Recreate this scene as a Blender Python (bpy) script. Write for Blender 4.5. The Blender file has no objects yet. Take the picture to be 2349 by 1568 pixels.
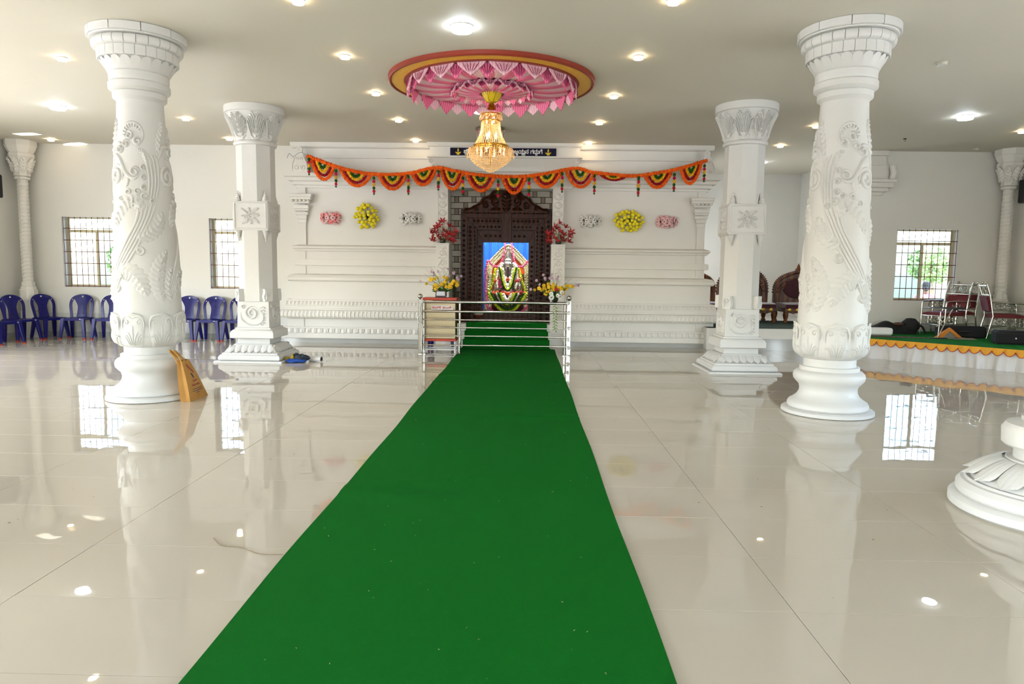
import bpy, bmesh, math, random
from mathutils import Vector, Matrix
random.seed(7)
SC = bpy.context.scene
COL = SC.collection
PI = math.pi

# ------------------------------------------------------------------ camera, world, light, exposure
cd = bpy.data.cameras.new('camera'); cd.sensor_width = 36.0; cd.sensor_fit = 'HORIZONTAL'
cd.lens = 1600.0 / 2349.0 * 36.0; cd.clip_start = 0.05; cd.clip_end = 300
cam = bpy.data.objects.new('camera', cd); COL.objects.link(cam)
_yaw, _pit, _rol = -0.01900, 0.10055, 0.0125          # heading, pitch down, roll
_f = Vector((math.sin(_yaw)*math.cos(_pit), math.cos(_yaw)*math.cos(_pit), -math.sin(_pit)))
_r0 = Vector((math.cos(_yaw), -math.sin(_yaw), 0)); _u0 = _r0.cross(_f)
_r = _r0*math.cos(_rol) + _u0*math.sin(_rol); _u = _u0*math.cos(_rol) - _r0*math.sin(_rol)
_m = Matrix((_r, _u, -_f)).transposed().to_4x4(); _m.translation = (0, 0, 1.5)
cam.matrix_world = _m
SC.camera = cam

w = bpy.data.worlds.new('sky'); SC.world = w; w.use_nodes = True
nt = w.node_tree; nt.nodes.clear()
o_ = nt.nodes.new('ShaderNodeOutputWorld'); b_ = nt.nodes.new('ShaderNodeBackground')
s_ = nt.nodes.new('ShaderNodeTexSky'); s_.sky_type = 'NISHITA'; s_.sun_disc = False
s_.sun_elevation = math.radians(58); s_.sun_rotation = math.radians(250); s_.air_density = 1.0; s_.dust_density = 3.0
nt.links.new(s_.outputs[0], b_.inputs[0]); nt.links.new(b_.outputs[0], o_.inputs[0])
b_.inputs[1].default_value = 4.5

def lamp(name, kind, loc, energy, color=(1, 1, 1), rot=(0, 0, 0), size=None, size_y=None, **kw):
    l = bpy.data.lights.new(name, kind); l.energy = energy; l.color = color
    if size is not None and kind == 'AREA':
        l.size = size
        if size_y: l.shape = 'RECTANGLE'; l.size_y = size_y
    elif size is not None: l.shadow_soft_size = size
    for k, v in kw.items(): setattr(l, k, v)
    o = bpy.data.objects.new(name, l); COL.objects.link(o); o.location = loc; o.rotation_euler = rot
    return o
lamp('sun', 'SUN', (0, 0, 20), 24.0, (1.0, .96, .9), (math.radians(32), 0, math.radians(-160)), angle=math.radians(.6))
# daylight entering by the side windows; the open entrance behind the photographer lets the sky in
for _i, _y in enumerate((-3.4, -.2, 3.2, 6.4, 9.6)):
    lamp('window_daylight', 'AREA', (-10.85, _y, 1.8), 82, (.96, .98, 1.0), (0, math.radians(-90), 0), 1.45, 1.9)
for _i, _y in enumerate((-.2, 3.2, 6.4)):
    lamp('window_daylight', 'AREA', (10.1, _y, 1.8), 40, (.96, .98, 1.0), (0, math.radians(90), 0), 1.45, 1.9)
# added spots through a left window stand in for reflected sun on the ceiling
for _t, _a, _b, _e in (((-9.75, 13.75, 4.05), .058, .006, 26000), ((-9.35, 14.72, 4.05), .042, .004, 26000)):
    _p = Vector((-11.75, 6.0, .25)); _d = Vector(_t)-_p
    _l = lamp('glint_stand_in', 'SPOT', tuple(_p), _e, (1, .99, .96), _d.to_track_quat('-Z', 'Y').to_euler(), .004, spot_size=2*_a, spot_blend=.15)
    _l.scale = (1, _b/_a, 1)
lamp('window_daylight', 'AREA', (3.5, 16.6, 1.8), 28, (.93, .97, 1.0), (0, math.radians(-90), 0), 1.45, 1.4)
def portal(loc, rot, sx, sy):
    o = lamp('sky_portal', 'AREA', loc, 1, (1, 1, 1), rot, sx, sy); o.data.cycles.is_portal = True
portal((-.4, -7.15, 1.6), (math.radians(90), 0, 0), 5.4, 3.2)
for _y in (-3.4, -.2, 3.2, 6.4, 9.6): portal((-10.9, _y, 1.8), (0, math.radians(-90), 0), 1.48, 1.9)
for _y in (-.2, 3.2, 6.4): portal((10.15, _y, 1.8), (0, math.radians(90), 0), 1.48, 1.9)
for _x in (-9.24, -6.09, 8.32): portal((_x, 14.95, 1.8), (math.radians(-90), 0, 0), 1.26, 1.48)
SC.view_settings.view_transform = 'Standard'; SC.view_settings.look = 'None'
SC.view_settings.exposure = 0.16; SC.view_settings.gamma = 1.0; SC.view_settings.use_curve_mapping = False
SC.cycles.max_bounces = 6; SC.cycles.diffuse_bounces = 3; SC.cycles.glossy_bounces = 3; SC.cycles.adaptive_threshold = .09; SC.cycles.adaptive_min_samples = 16; SC.cycles.time_limit = 1200
SC.cycles.transparent_max_bounces = 12; SC.cycles.transmission_bounces = 4
SC.cycles.caustics_reflective = False; SC.cycles.caustics_refractive = False; SC.cycles.blur_glossy = 0.5
SC.cycles.sample_clamp_indirect = 6.0

# ------------------------------------------------------------------ helpers
def lin(h):
    h = h.lstrip('#'); out = []
    for i in (0, 2, 4):
        v = int(h[i:i+2], 16)/255.0
        out.append(v/12.92 if v <= .04045 else ((v+.055)/1.055)**2.4)
    return tuple(out)+(1.0,)
MATS = {}
def mat(name, hexc, rough=.5, metal=0.0, var=.06, scale=6.0, bump=0.0, bscale=40.0, spec=.5, hex2=None, emit=None, estr=0.0,
        sheen=0.0, coat=0.0, wave=None, bdist=.01):
    if name in MATS: return MATS[name]
    m = bpy.data.materials.new(name); m.use_nodes = True; t = m.node_tree; n = t.nodes
    p = n['Principled BSDF']
    c = lin(hexc); c2 = lin(hex2) if hex2 else tuple(max(0, x*(1-var*2.2)) for x in c[:3])+(1,)
    tc = n.new('ShaderNodeTexCoord')
    if wave:
        nz = n.new('ShaderNodeTexWave'); nz.inputs['Scale'].default_value = wave[0]; nz.inputs['Distortion'].default_value = wave[1]
        nz.bands_direction = wave[2]; nz.inputs['Detail'].default_value = 3
    else:
        nz = n.new('ShaderNodeTexNoise'); nz.inputs['Scale'].default_value = scale; nz.inputs['Detail'].default_value = 4
    t.links.new(tc.outputs['Object'], nz.inputs['Vector'])
    mx = n.new('ShaderNodeMix'); mx.data_type = 'RGBA'; mx.inputs[6].default_value = c; mx.inputs[7].default_value = c2
    t.links.new(nz.outputs[1 if wave else 0], mx.inputs[0]); t.links.new(mx.outputs[2], p.inputs['Base Color'])
    p.inputs['Roughness'].default_value = rough; p.inputs['Metallic'].default_value = metal
    p.inputs['Specular IOR Level'].default_value = spec
    if coat: p.inputs['Coat Weight'].default_value = coat; p.inputs['Coat Roughness'].default_value = .05
    if sheen: p.inputs['Sheen Weight'].default_value = sheen
    if bump:
        bn = n.new('ShaderNodeTexNoise'); bn.inputs['Scale'].default_value = bscale; bn.inputs['Detail'].default_value = 5
        t.links.new(tc.outputs['Object'], bn.inputs['Vector'])
        bu = n.new('ShaderNodeBump'); bu.inputs['Strength'].default_value = bump; bu.inputs['Distance'].default_value = bdist
        t.links.new(bn.outputs[0], bu.inputs['Height']); t.links.new(bu.outputs[0], p.inputs['Normal'])
    if emit:
        m.cycles.emission_sampling = 'NONE' if estr < 20 else 'AUTO'
        p.inputs['Emission Color'].default_value = lin(emit); p.inputs['Emission Strength'].default_value = estr
    MATS[name] = m
    return m

class MB:
    """collects vertices and faces; build() links them as one mesh object"""
    def __init__(s): s.v = []; s.f = []
    def add(s, vs, fs):
        k = len(s.v); s.v += [tuple(x) for x in vs]; s.f += [tuple(i+k for i in q) for q in fs]; return s
    def box(s, x0, x1, y0, y1, z0, z1):
        return s.add([(x0,y0,z0),(x1,y0,z0),(x1,y1,z0),(x0,y1,z0),(x0,y0,z1),(x1,y0,z1),(x1,y1,z1),(x0,y1,z1)],
                     [(0,3,2,1),(4,5,6,7),(0,1,5,4),(1,2,6,5),(2,3,7,6),(3,0,4,7)])
    def lathe(s, prof, n=32, cx=0, cy=0, a0=0, a1=2*PI, sx=1, sy=1):
        full = abs(a1-a0-2*PI) < 1e-6; m = n if full else n+1; vs = []; fs = []
        for r, z in prof:
            for i in range(m):
                a = a0+(a1-a0)*i/n; vs.append((cx+sx*r*math.cos(a), cy+sy*r*math.sin(a), z))
        for j in range(len(prof)-1):
            for i in range(n):
                i2 = (i+1) % m; fs.append((j*m+i, j*m+i2, (j+1)*m+i2, (j+1)*m+i))
        if full:
            if prof[0][0] > 1e-6: fs.append(tuple(range(m-1, -1, -1)))
            if prof[-1][0] > 1e-6: fs.append(tuple((len(prof)-1)*m+i for i in range(m)))
        return s.add(vs, fs)
    def tube(s, pts, r, n=8, cap=True, closed=False):
        pts = [Vector(p) for p in pts]; N = len(pts); vs = []; fs = []
        rr = r if isinstance(r, (list, tuple)) else [r]*N
        up = Vector((0, 0, 1)); last = None
        for i, p in enumerate(pts):
            if closed: d = pts[(i+1) % N]-pts[i-1]
            else: d = pts[min(i+1, N-1)]-pts[max(i-1, 0)]
            if d.length < 1e-9: d = Vector((0, 0, 1))
            d.normalize()
            if last is None:
                a = d.cross(up) if abs(d.dot(up)) < .95 else d.cross(Vector((0, 1, 0)))
            else: a = last-d*last.dot(d)
            if a.length < 1e-6: a = d.orthogonal()
            a.normalize(); last = a.copy(); b = d.cross(a)
            for k in range(n):
                t = 2*PI*k/n; vs.append(p+(a*math.cos(t)+b*math.sin(t))*rr[i])
        for i in range(N if closed else N-1):
            j = (i+1) % N
            for k in range(n): fs.append((i*n+k, i*n+(k+1) % n, j*n+(k+1) % n, j*n+k))
        if cap and not closed: fs += [tuple(range(n-1, -1, -1)), tuple((N-1)*n+k for k in range(n))]
        return s.add(vs, fs)
    def prism(s, poly, lo, hi, ax='xz'):
        def P(a, b, c): return {'xz': (a, c, b), 'xy': (a, b, c), 'yz': (c, a, b)}[ax]
        n = len(poly); vs = [P(a, b, lo) for a, b in poly]+[P(a, b, hi) for a, b in poly]
        fs = [tuple(range(n)), tuple(range(2*n-1, n-1, -1))]
        fs += [(i, n+i, n+(i+1) % n, (i+1) % n) for i in range(n)]
        return s.add(vs, fs)
    def grid(s, fn, nu, nv, cu=False):
        vs = [fn(i/nu, j/nv) for i in range(nu if cu else nu+1) for j in range(nv+1)]; m = nv+1; fs = []
        for i in range(nu):
            i2 = (i+1) % nu if cu else i+1
            for j in range(nv): fs.append((i*m+j, i2*m+j, i2*m+j+1, i*m+j+1))
        return s.add(vs, fs)
    def sheet(s, fn, nu, nv, t):
        """a thick sheet: fn(u,v)->(point, normal)"""
        top = []; bot = []
        for i in range(nu+1):
            for j in range(nv+1):
                p, nn = fn(i/nu, j/nv); p = Vector(p); nn = Vector(nn); top.append(p); bot.append(p-nn*t)
        m = nv+1; N = len(top); fs = []
        for i in range(nu):
            for j in range(nv):
                q = (i*m+j, (i+1)*m+j, (i+1)*m+j+1, i*m+j+1); fs.append(q); fs.append(tuple(N+k for k in reversed(q)))
        edge = [i*m for i in range(nu+1)]+[nu*m+j for j in range(1, nv+1)]+[i*m+nv for i in range(nu-1, -1, -1)]+[j for j in range(nv-1, 0, -1)]
        for k in range(len(edge)):
            a, b = edge[k], edge[(k+1) % len(edge)]; fs.append((b, a, N+a, N+b))
        return s.add(top+bot, fs)
    def sphere(s, c, r, n=8, m=6, sz=1.0):
        prof = [(max(1e-7, r*math.sin(PI*j/m)), c[2]-r*sz*math.cos(PI*j/m)) for j in range(m+1)]
        return s.lathe(prof, n, c[0], c[1])
    def mesh(s, name, m, smooth=None, bevel=0):
        me = bpy.data.meshes.new(name); me.from_pydata(s.v, [], s.f); me.validate()
        bm = bmesh.new(); bm.from_mesh(me)
        bmesh.ops.remove_doubles(bm, verts=bm.verts, dist=1e-6)
        bmesh.ops.recalc_face_normals(bm, faces=bm.faces)
        if bevel: bmesh.ops.bevel(bm, geom=list(bm.edges), offset=bevel, segments=1, profile=.5, affect='EDGES')
        bm.to_mesh(me); bm.free()
        if m: me.materials.append(m)
        if smooth is not None:
            me.polygons.foreach_set('use_smooth', [True]*len(me.polygons)); me.set_sharp_from_angle(angle=math.radians(smooth))
        return me
    def build(s, name, m, parent=None, loc=(0, 0, 0), rot=(0, 0, 0), smooth=None, bevel=0):
        return put(name, s.mesh(name, m, smooth, bevel), parent, loc, rot)
def put(name, me, parent=None, loc=(0, 0, 0), rot=(0, 0, 0), scale=None):
    o = bpy.data.objects.new(name, me); COL.objects.link(o); o.parent = parent; o.location = loc; o.rotation_euler = rot
    if scale: o.scale = scale
    return o
def tag(o, label, cat, group=None):
    o['label'] = label; o['category'] = cat
    if group: o['group'] = group
    return o
def thing(name, label, cat, loc=(0, 0, 0), rz=0, group=None):
    o = bpy.data.objects.new(name, None); COL.objects.link(o); o.location = loc; o.rotation_euler = (0, 0, rz)
    o.empty_display_size = .1
    return tag(o, label, cat, group)
def struct(o, label=None):
    o['kind'] = 'structure'
    if label: o['label'] = label
    return o
def copy_tree(o, parent=None):
    c = o.copy(); COL.objects.link(c); c.parent = parent
    for ch in list(o.children): copy_tree(ch, c)
    return c
def arc(cx, cz, r, a0, a1, n):
    return [(cx+r*math.cos(a0+(a1-a0)*i/n), cz+r*math.sin(a0+(a1-a0)*i/n)) for i in range(n+1)]
def catmull(pts, k=8):
    P = [Vector(p) for p in pts]; out = []
    for i in range(len(P)-1):
        a, b, c, d = P[max(i-1, 0)], P[i], P[i+1], P[min(i+2, len(P)-1)]
        for j in range(k):
            t = j/k
            out.append(.5*((2*b)+(c-a)*t+(2*a-5*b+4*c-d)*t*t+(3*b-a-3*c+d)*t*t*t))
    out.append(P[-1]); return out
# carved relief on a surface S(u, v, height) -> point
def ridge(mb, S, path, w, h, taper=True):
    if taper and 2 < len(path) < 9: path = [(p.x, p.y) for p in catmull([(a[0], a[1], 0) for a in path], 4)]
    P = [Vector((p[0], p[1])) for p in path]; N = len(P); vs = []; fs = []
    for i, p in enumerate(P):
        d = P[min(i+1, N-1)]-P[max(i-1, 0)]
        if d.length < 1e-9: d = Vector((0, 1))
        d.normalize(); nn = Vector((-d.y, d.x)); t = i/(N-1)
        k = max(.12, min(1, 5*t, 5*(1-t))) if taper else 1
        for a, b in ((-1, -.15), (-.62, .75), (0, 1), (.62, .75), (1, -.15)):
            q = p+nn*(a*w*k); vs.append(S(q.x, q.y, h*b*k))
    for i in range(N-1):
        for j in range(4): fs.append((i*5+j, (i+1)*5+j, (i+1)*5+j+1, i*5+j+1))
    mb.add(vs, fs)
def spiral(cx, cy, R, turns, a0, d=1, n=26, r_end=.12):
    return [(cx+R*(1-(1-r_end)*t)*math.cos(a0+d*2*PI*turns*t), cy+R*(1-(1-r_end)*t)*math.sin(a0+d*2*PI*turns*t)) for t in [i/n for i in range(n+1)]]
def leaf(mb, S, mid, width, h, veins=9, nv=8):
    M = catmull([(a, b, 0) for a, b in mid], 14 if width > .03 else 6); N = len(M)-1
    def fn(u, v):
        i = min(int(u*N), N-1); t = u*N-i; p = M[i]*(1-t)+M[i+1]*t; d = M[i+1]-M[i]; d.normalize(); s = 2*v-1
        wd = width*(math.sin(PI*min(1, u*.93+.07))**.65)*(1+.10*math.cos(u*veins*2*PI)*abs(s))
        q = Vector((p.x-d.y*wd*s, p.y+d.x*wd*s))
        hh = h*(max(0, 1-s*s)**.5*(.56+.32*math.cos(2*PI*(u*veins-abs(s)*1.1)))+.35*math.exp(-(s/.16)**2))-.15*h*(abs(s) > .98)
        return S(q.x, q.y, hh*min(1, 6*(1-u)+.1, 6*u+.25))
    mb.grid(fn, N, nv)
# ------------------------------------------------------------------ materials
def floor_mat():
    m = mat('polished_tile', '#ccc2af', .012, var=.02, scale=1.2, spec=.62)
    t = m.node_tree; n = t.nodes; p = n['Principled BSDF']
    g = n.new('ShaderNodeNewGeometry'); a = n.new('ShaderNodeTexNoise'); a.inputs['Scale'].default_value = 3.2; a.inputs['Detail'].default_value = 1.5
    t.links.new(g.outputs['Position'], a.inputs['Vector'])
    b = n.new('ShaderNodeBump'); b.inputs['Strength'].default_value = .10; b.inputs['Distance'].default_value = .008
    t.links.new(a.outputs[0], b.inputs['Height']); t.links.new(b.outputs[0], p.inputs['Normal'])
    return m
M_TILE = floor_mat()
M_GROUT = mat('grout', '#b9a98a', .7)
M_WALL = mat('wall_paint', '#e8e6de', .55, var=.015, scale=1.5)
M_CEIL = mat('ceiling_paint', '#d7d1c1', .6, var=.01, scale=.8)
M_WHITE = mat('white_plaster', '#e8e5dd', .5, var=.02, scale=3, bump=.12, bscale=45)
M_STONE = mat('white_column_plaster', '#dcdbd6', .48, var=.03, scale=4, bump=.15, bscale=35)
M_SKIRT = mat('grey_skirting_tile', '#b5b5b0', .08, var=.03, scale=2)
M_DADO = mat('pale_dado_tile', '#dbdad4', .12, var=.02, scale=2)
M_CARPET = mat('green_carpet', '#136a20', .95, var=.10, scale=120, bump=.5, bscale=350, spec=.05)
M_STEEL = mat('stainless_steel', '#b9b4aa', .14, 1.0, var=.02)
M_BRUSH = mat('brushed_steel', '#8a7d64', .36, 1.0, var=.03, scale=3)
M_WOOD = mat('dark_varnished_wood', '#401a07', .28, var=.2, wave=(3, 6, 'X'), hex2='#1c0a03', bump=.2, bscale=60, spec=.12)
M_BRICKT = mat('grey_wall_tile', '#a39c8b', .35, var=.12, scale=30, bump=.15, bscale=120)
M_BRICKB = mat('brown_wall_tile', '#776850', .45, var=.15, scale=40)
M_JOINT = mat('dark_tile_joint', '#2d241b', .7)
M_BLUEPL = mat('navy_plastic', '#141368', .3, var=.04, scale=5, spec=.3)
M_RED = mat('red_plastic_cap', '#b2301c', .5)
M_FRAME = mat('cream_window_frame', '#d8cfa9', .4, var=.03)
M_BAR = mat('brown_painted_iron', '#6b3c31', .5, var=.08)
M_BLACK = mat('black_plastic', '#121416', .5, var=.1)
M_BLACKC = mat('black_fabric', '#17181a', .9, var=.2, scale=20, bump=.3, bscale=90)
M_NAVY = mat('navy_sign', '#100c2b', .6, spec=.2)
M_SIGNW = mat('white_lettering', '#f6f4ee', .6)
M_YEL = mat('yellow_print', '#f0cf1c', .55)
def marigold(n, a, b): return mat(n, a, .8, var=.2, scale=45, hex2=b, bump=.4, bscale=160, spec=.2)
M_OR = marigold('orange_marigold', '#f8741c', '#ef5a12'); M_RD = marigold('dark_red_flowers', '#b0131f', '#7d0c16')
M_YL = marigold('yellow_marigold', '#f3c321', '#e3a016'); M_GR = marigold('green_leaves', '#2f5f18', '#1d4510')
M_CR = marigold('crimson_flowers', '#d6203f', '#b01630')
def glass_mat(name, hexc, t=.85):
    m = bpy.data.materials.new(name); m.use_nodes = True; nt = m.node_tree; n = nt.nodes; n.clear()
    o = n.new('ShaderNodeOutputMaterial'); mx = n.new('ShaderNodeMixShader'); tr = n.new('ShaderNodeBsdfTransparent'); gl = n.new('ShaderNodeBsdfGlossy')
    fr = n.new('ShaderNodeFresnel'); fr.inputs[0].default_value = 1.5
    nz = n.new('ShaderNodeTexNoise'); nz.inputs['Scale'].default_value = 4
    mc = n.new('ShaderNodeMix'); mc.data_type = 'RGBA'; c = lin(hexc); mc.inputs[6].default_value = c; mc.inputs[7].default_value = tuple(x*.94 for x in c[:3])+(1,)
    nt.links.new(nz.outputs[0], mc.inputs[0]); nt.links.new(mc.outputs[2], tr.inputs[0])
    gl.inputs['Roughness'].default_value = .03
    nt.links.new(fr.outputs[0], mx.inputs[0]); nt.links.new(tr.outputs[0], mx.inputs[1]); nt.links.new(gl.outputs[0], mx.inputs[2]); nt.links.new(mx.outputs[0], o.inputs[0])
    return m
M_GLASS = glass_mat('clear_window_glass', '#eef4f4'); M_GLASSB = glass_mat('blue_tinted_glass', '#c3d0d2')
# ------------------------------------------------------------------ the setting
WZ0, WZ1 = 1.06, 2.54
ZC = 4.05; XL, XR = -10.75, 10.0; YB = 14.78; YF = -7.0
# floor with polished tiles 1.2 x 0.6
fl = MB(); fl.box(XL-.3, XR+.3, YF-.2, 15.0, -.3, -.008)
floor = struct(fl.build('floor', M_GROUT), 'glossy cream floor of large polished tiles')
def tile_mesh(w, d):
    mb = MB(); g = .0012; b = .0012
    x, y = w/2-g, d/2-g
    mb.add([(-x,-y,-.01),(x,-y,-.01),(x,y,-.01),(-x,y,-.01),(-x,-y,-b),(x,-y,-b),(x,y,-b),(-x,y,-b),(-x+b,-y+b,0),(x-b,-y+b,0),(x-b,y-b,0),(-x+b,y-b,0)],
           [(0,3,2,1),(0,1,5,4),(1,2,6,5),(2,3,7,6),(3,0,4,7),(4,5,9,8),(5,6,10,9),(6,7,11,10),(7,4,8,11),(8,9,10,11)])
    return mb
TM = tile_mesh(1.18, .6).mesh('floor_tile', M_TILE)
TX = [1.222+1.18*i for i in range(-11, 8)]; TY = [2.408+.6*j-9.6 for j in range(0, 38)]
spots = []
for x in TX:
    for y in TY:
        cx, cy = x+.59, y+.3
        if cx-.59 < XL-.25 or cx+.59 > XR+.25 or cy < YF or cy > 15.2: continue
        vis = cy > 2.0 and abs(cx+.15)-.59 < cy*.76
        spots.append((0 if vis else 1, cy, cx))
spots.sort()
rest = MB(); tb = tile_mesh(1.18, .6)
for i, (k, cy, cx) in enumerate(spots):
    if i < 300 and k == 0:
        put('floor_tile', TM, floor, (cx, cy, 0), (random.gauss(0, .0007), random.gauss(0, .0005), 0))
    else: rest.add([(a+cx, b+cy, c) for a, b, c in tb.v], tb.f)
ro = rest.build('floor_tile_field', M_TILE, floor); ro['kind'] = 'stuff'

cl = MB(); cl.box(XL-.3, XR+.3, YF-.2, 18.8, ZC, ZC+.2)
ceiling = struct(cl.build('ceiling', M_CEIL), 'plain cream ceiling')
def wall_holes(name, x0, x1, z0, z1, holes, t, place, m=M_WALL):
    """wall in a local plane (s along, z up) with rectangular holes; place maps (s, depth, z) to the world"""
    mb = MB(); ss = sorted({x0, x1, *[h[0] for h in holes], *[h[1] for h in holes]})
    for a, b in zip(ss[:-1], ss[1:]):
        cuts = sorted((h[2], h[3]) for h in holes if h[0] <= a+1e-6 and h[1] >= b-1e-6); z = z0
        for c, d in cuts+[(z1, z1)]:
            if c > z+1e-6:
                k = len(mb.v); mb.box(a, b, 0, t, z, c)
                for q in range(k, len(mb.v)): mb.v[q] = place(*mb.v[q])
            z = d
    return struct(mb.build(name, m))
back_holes = [(-9.87, -8.61, WZ0, WZ1), (-6.72, -5.46, WZ0, WZ1)]
wall_holes('wall_back_left', XL-.3, -4.0, 0, ZC, back_holes, .24, lambda s, d, z: (s, YB+d, z))
wall_holes('wall_back_right', 7.0, XR+.3, 0, ZC, [(7.69, 8.95, 1.0, 2.475)], .24, lambda s, d, z: (s, YB+d, z))
sideL = [(y-.95, y+.95, WZ0, WZ1) for y in (-3.4, -.2, 3.2, 6.4, 9.6)]; sideR = [(y-.95, y+.95, WZ0, WZ1) for y in (-.2, 3.2, 6.4)]
wall_holes('wall_left', YF, YB+.24, 0, ZC, sideL, .24, lambda s, d, z: (XL-d, s, z))
wall_holes('wall_right', YF, YB+.24, 0, ZC, sideR, .24, lambda s, d, z: (XR+d, s, z))
wall_holes('wall_front', XL-.3, XR+.3, 0, ZC, [(-3.1, 2.3, 0, 3.2)], .24, lambda s, d, z: (s, YF-.24+d, z))
# alcove with the thrones
mb = MB(); mb.box(3.45, 7.25, 18.3, 18.5, 0, ZC); struct(mb.build('wall_alcove_back', M_WALL))
mb = MB(); mb.box(7.0, 7.2, YB+.24, 18.3, 0, ZC); struct(mb.build('wall_alcove_right', M_WALL))
wall_holes('wall_alcove_left', YB, 18.3, 0, ZC, [(15.9, 17.3, WZ0, WZ1)], .15, lambda s, d, z: (3.6-d, s, z))
mb = MB(); mb.box(3.62, 6.99, 13.95, 18.3, 0, .43)
alc = struct(mb.build('floor_alcove', M_WHITE), 'white raised platform under the carved thrones')
MB().box(3.9, 6.99, 13.925, 13.955, .23, .27).build('platform_moulding', M_WHITE, alc)
for i in range(5):
    MB().box(3.92+i*.614, 3.92+i*.614+.612, 13.92, 13.95, .0, .23).build('skirting_tile', M_SKIRT, alc)
MB().box(3.64, 6.98, 13.96, 16.4, .43, .436).build('platform_mat', mat('dark_green_mat', '#1f3a24', .9, var=.2, scale=30), alc)
# skirting and dado along the rear and side walls
def skirting(name, x0, x1, dado=True):
    n = max(1, round((x1-x0)/.6)); s = (x1-x0)/n
    o = struct(MB().box(x0, x1, YB-.004, YB, 0, .1).build(name, M_SKIRT))
    for i in range(n):
        MB().box(x0+i*s+.002, x0+(i+1)*s-.002, YB-.016, YB-.003, .001, .10).build('skirting_tile', M_SKIRT, o)
        if dado: MB().box(x0+i*s+.0015, x0+(i+1)*s-.0015, YB-.011, YB-.003, .103, .5).build('dado_tile', M_DADO, o)
skirting('baseboard_back_left', XL+.02, -4.7); skirting('baseboard_back_right', 7.25, XR-.02)
for nm, x, y0, y1 in (('baseboard_left', XL, YF, YB-.02), ('baseboard_right', XR, YF, YB-.02)):
    s = 1 if x < 0 else -1
    o = struct(MB().box(min(x, x+s*.012), max(x, x+s*.012), y0, y1, .1, .5).build(nm, M_DADO))
    MB().box(min(x, x+s*.018), max(x, x+s*.018), y0, y1, 0, .1).build('skirting_tile', M_SKIRT, o)
    tl = o
# windows: iron grille in front, sliding frame at the back of the reveal
def window(name, x0, x1, z0, z1, label, pane_side):
    o = struct(MB().box(x0, x1, YB+.19, YB+.235, z0, z0+.05).build(name, M_FRAME), label)
    F = lambda a, b, c, d, nm: MB().box(a, b, YB+.185, YB+.235, c, d).build(nm, M_FRAME, o, bevel=.004)
    zt = z1-.29
    F(x0, x0+.045, z0+.05, z1, 'frame_stile'); F(x1-.045, x1, z0+.05, z1, 'frame_stile'); F(x0+.045, x1-.045, zt-.03, zt+.03, 'transom')
    F(x0+.045, x1-.045, z1-.03, z1, 'frame_head')
    xm = (x0+x1)/2
    MB().box(xm-.025, xm+.025, YB+.18, YB+.21, z0+.05, zt-.03).build('sash_stile', M_FRAME, o)
    for k, (a, b) in enumerate(((x0+.045, xm-.025), (xm+.025, x1-.045))):
        side = 'l' if k == 0 else 'r'
        if side in pane_side: MB().box(a, b, YB+.205, YB+.211, z0+.05, zt-.03).build('pane', M_GLASSB, o)
        else: MB().box(a, b, YB+.205, YB+.211, z0+.05, zt-.03).build('pane', M_GLASS, o)
    MB().box(x0+.045, x1-.045, YB+.205, YB+.211, zt+.03, z1-.03).build('pane', M_GLASS, o)
    nb = 10
    vb = MB().tube([(0, 0, z0), (0, 0, z1)], .0075, 6).mesh('grille_bar', M_BAR); hb = MB().box(x0, x1, -.004, .004, -.008, .008).mesh('grille_rail', M_BAR)
    for i in range(nb+1):
        x = x0+.012+(x1-x0-.024)*i/nb; put('grille_bar', vb, o, (x, YB+.03, 0))
    for j in range(6): put('grille_rail', hb, o, (0, YB+.03, z0+(z1-z0)*(j+.02)/6+(.01 if j == 0 else 0)))
    return o
window('window_1', -9.87, -8.61, WZ0, WZ1, 'barred window in the rear wall nearest the left corner', 'r')
window('window_2', -6.72, -5.46, WZ0, WZ1, 'barred window in the rear wall beside the left square column', '')
window('window_3', 7.69, 8.95, 1.0, 2.475, 'barred window in the rear wall above the stage', 'l')
# ------------------------------------------------------------------ shrine facade
Y0 = 14.45
def band(prof, xa, xb, end, name, m, parent, y0=Y0, yb=YB):
    """moulding profile [(projection, z)] swept along the front; end -1 returns at xa, +1 at xb, 0 both, 2 none"""
    pr = [(0 if False else p, z) for p, z in prof]; vs = []; n = len(pr)
    for p, z in pr:
        path = []
        if end in (-1, 0): path += [(xa-p, yb), (xa-p, y0-p)]
        else: path += [(xa, yb), (xa, y0-p)]
        if end in (1, 0): path += [(xb+p, y0-p), (xb+p, yb)]
        else: path += [(xb, y0-p), (xb, yb)]
        vs += [(x, y, z) for x, y in path]
    fs = [(i*4+k, i*4+k+1, (i+1)*4+k+1, (i+1)*4+k) for i in range(n-1) for k in range(3)]
    fs += [(0, 1, 2, 3), tuple((n-1)*4+k for k in (3, 2, 1, 0))]
    fs += [(i*4+3, i*4, (i+1)*4, (i+1)*4+3) for i in range(n-1)]
    return MB().add(vs, fs).build(name, m, parent, bevel=0)
def petal_mesh(w, h, d, name, style):
    """a carved lotus petal lying on a moulding: width w, height h downwards, bulge d towards -y"""
    mb = MB()
    def fn(u, v):
        s = 2*u-1; t = v
        wd = w*.5*.97*(1 if t < .55 else math.sqrt(max(0, 1-((t-.55)/.45)**2)))
        b = d*(math.sqrt(max(0, 1-s*s))*.75+.3*math.cos(s*7)*(1-abs(s)))*(.55+.45*math.sin(PI*min(1, t*.9+.1)))
        lean = style*(1-t)
        return (s*wd, -b*(1 if 0 < t < 1 else .4)+lean, -h*t)
    mb.grid(fn, 8, 6)
    return mb.mesh(name, M_WHITE, smooth=50)
PET_A = petal_mesh(.118, .10, .022, 'carved_petal', .03); PET_B = petal_mesh(.08, .13, .025, 'carved_petal', 0); PET_C = petal_mesh(.08, .11, .02, 'carved_petal', .045)
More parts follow.
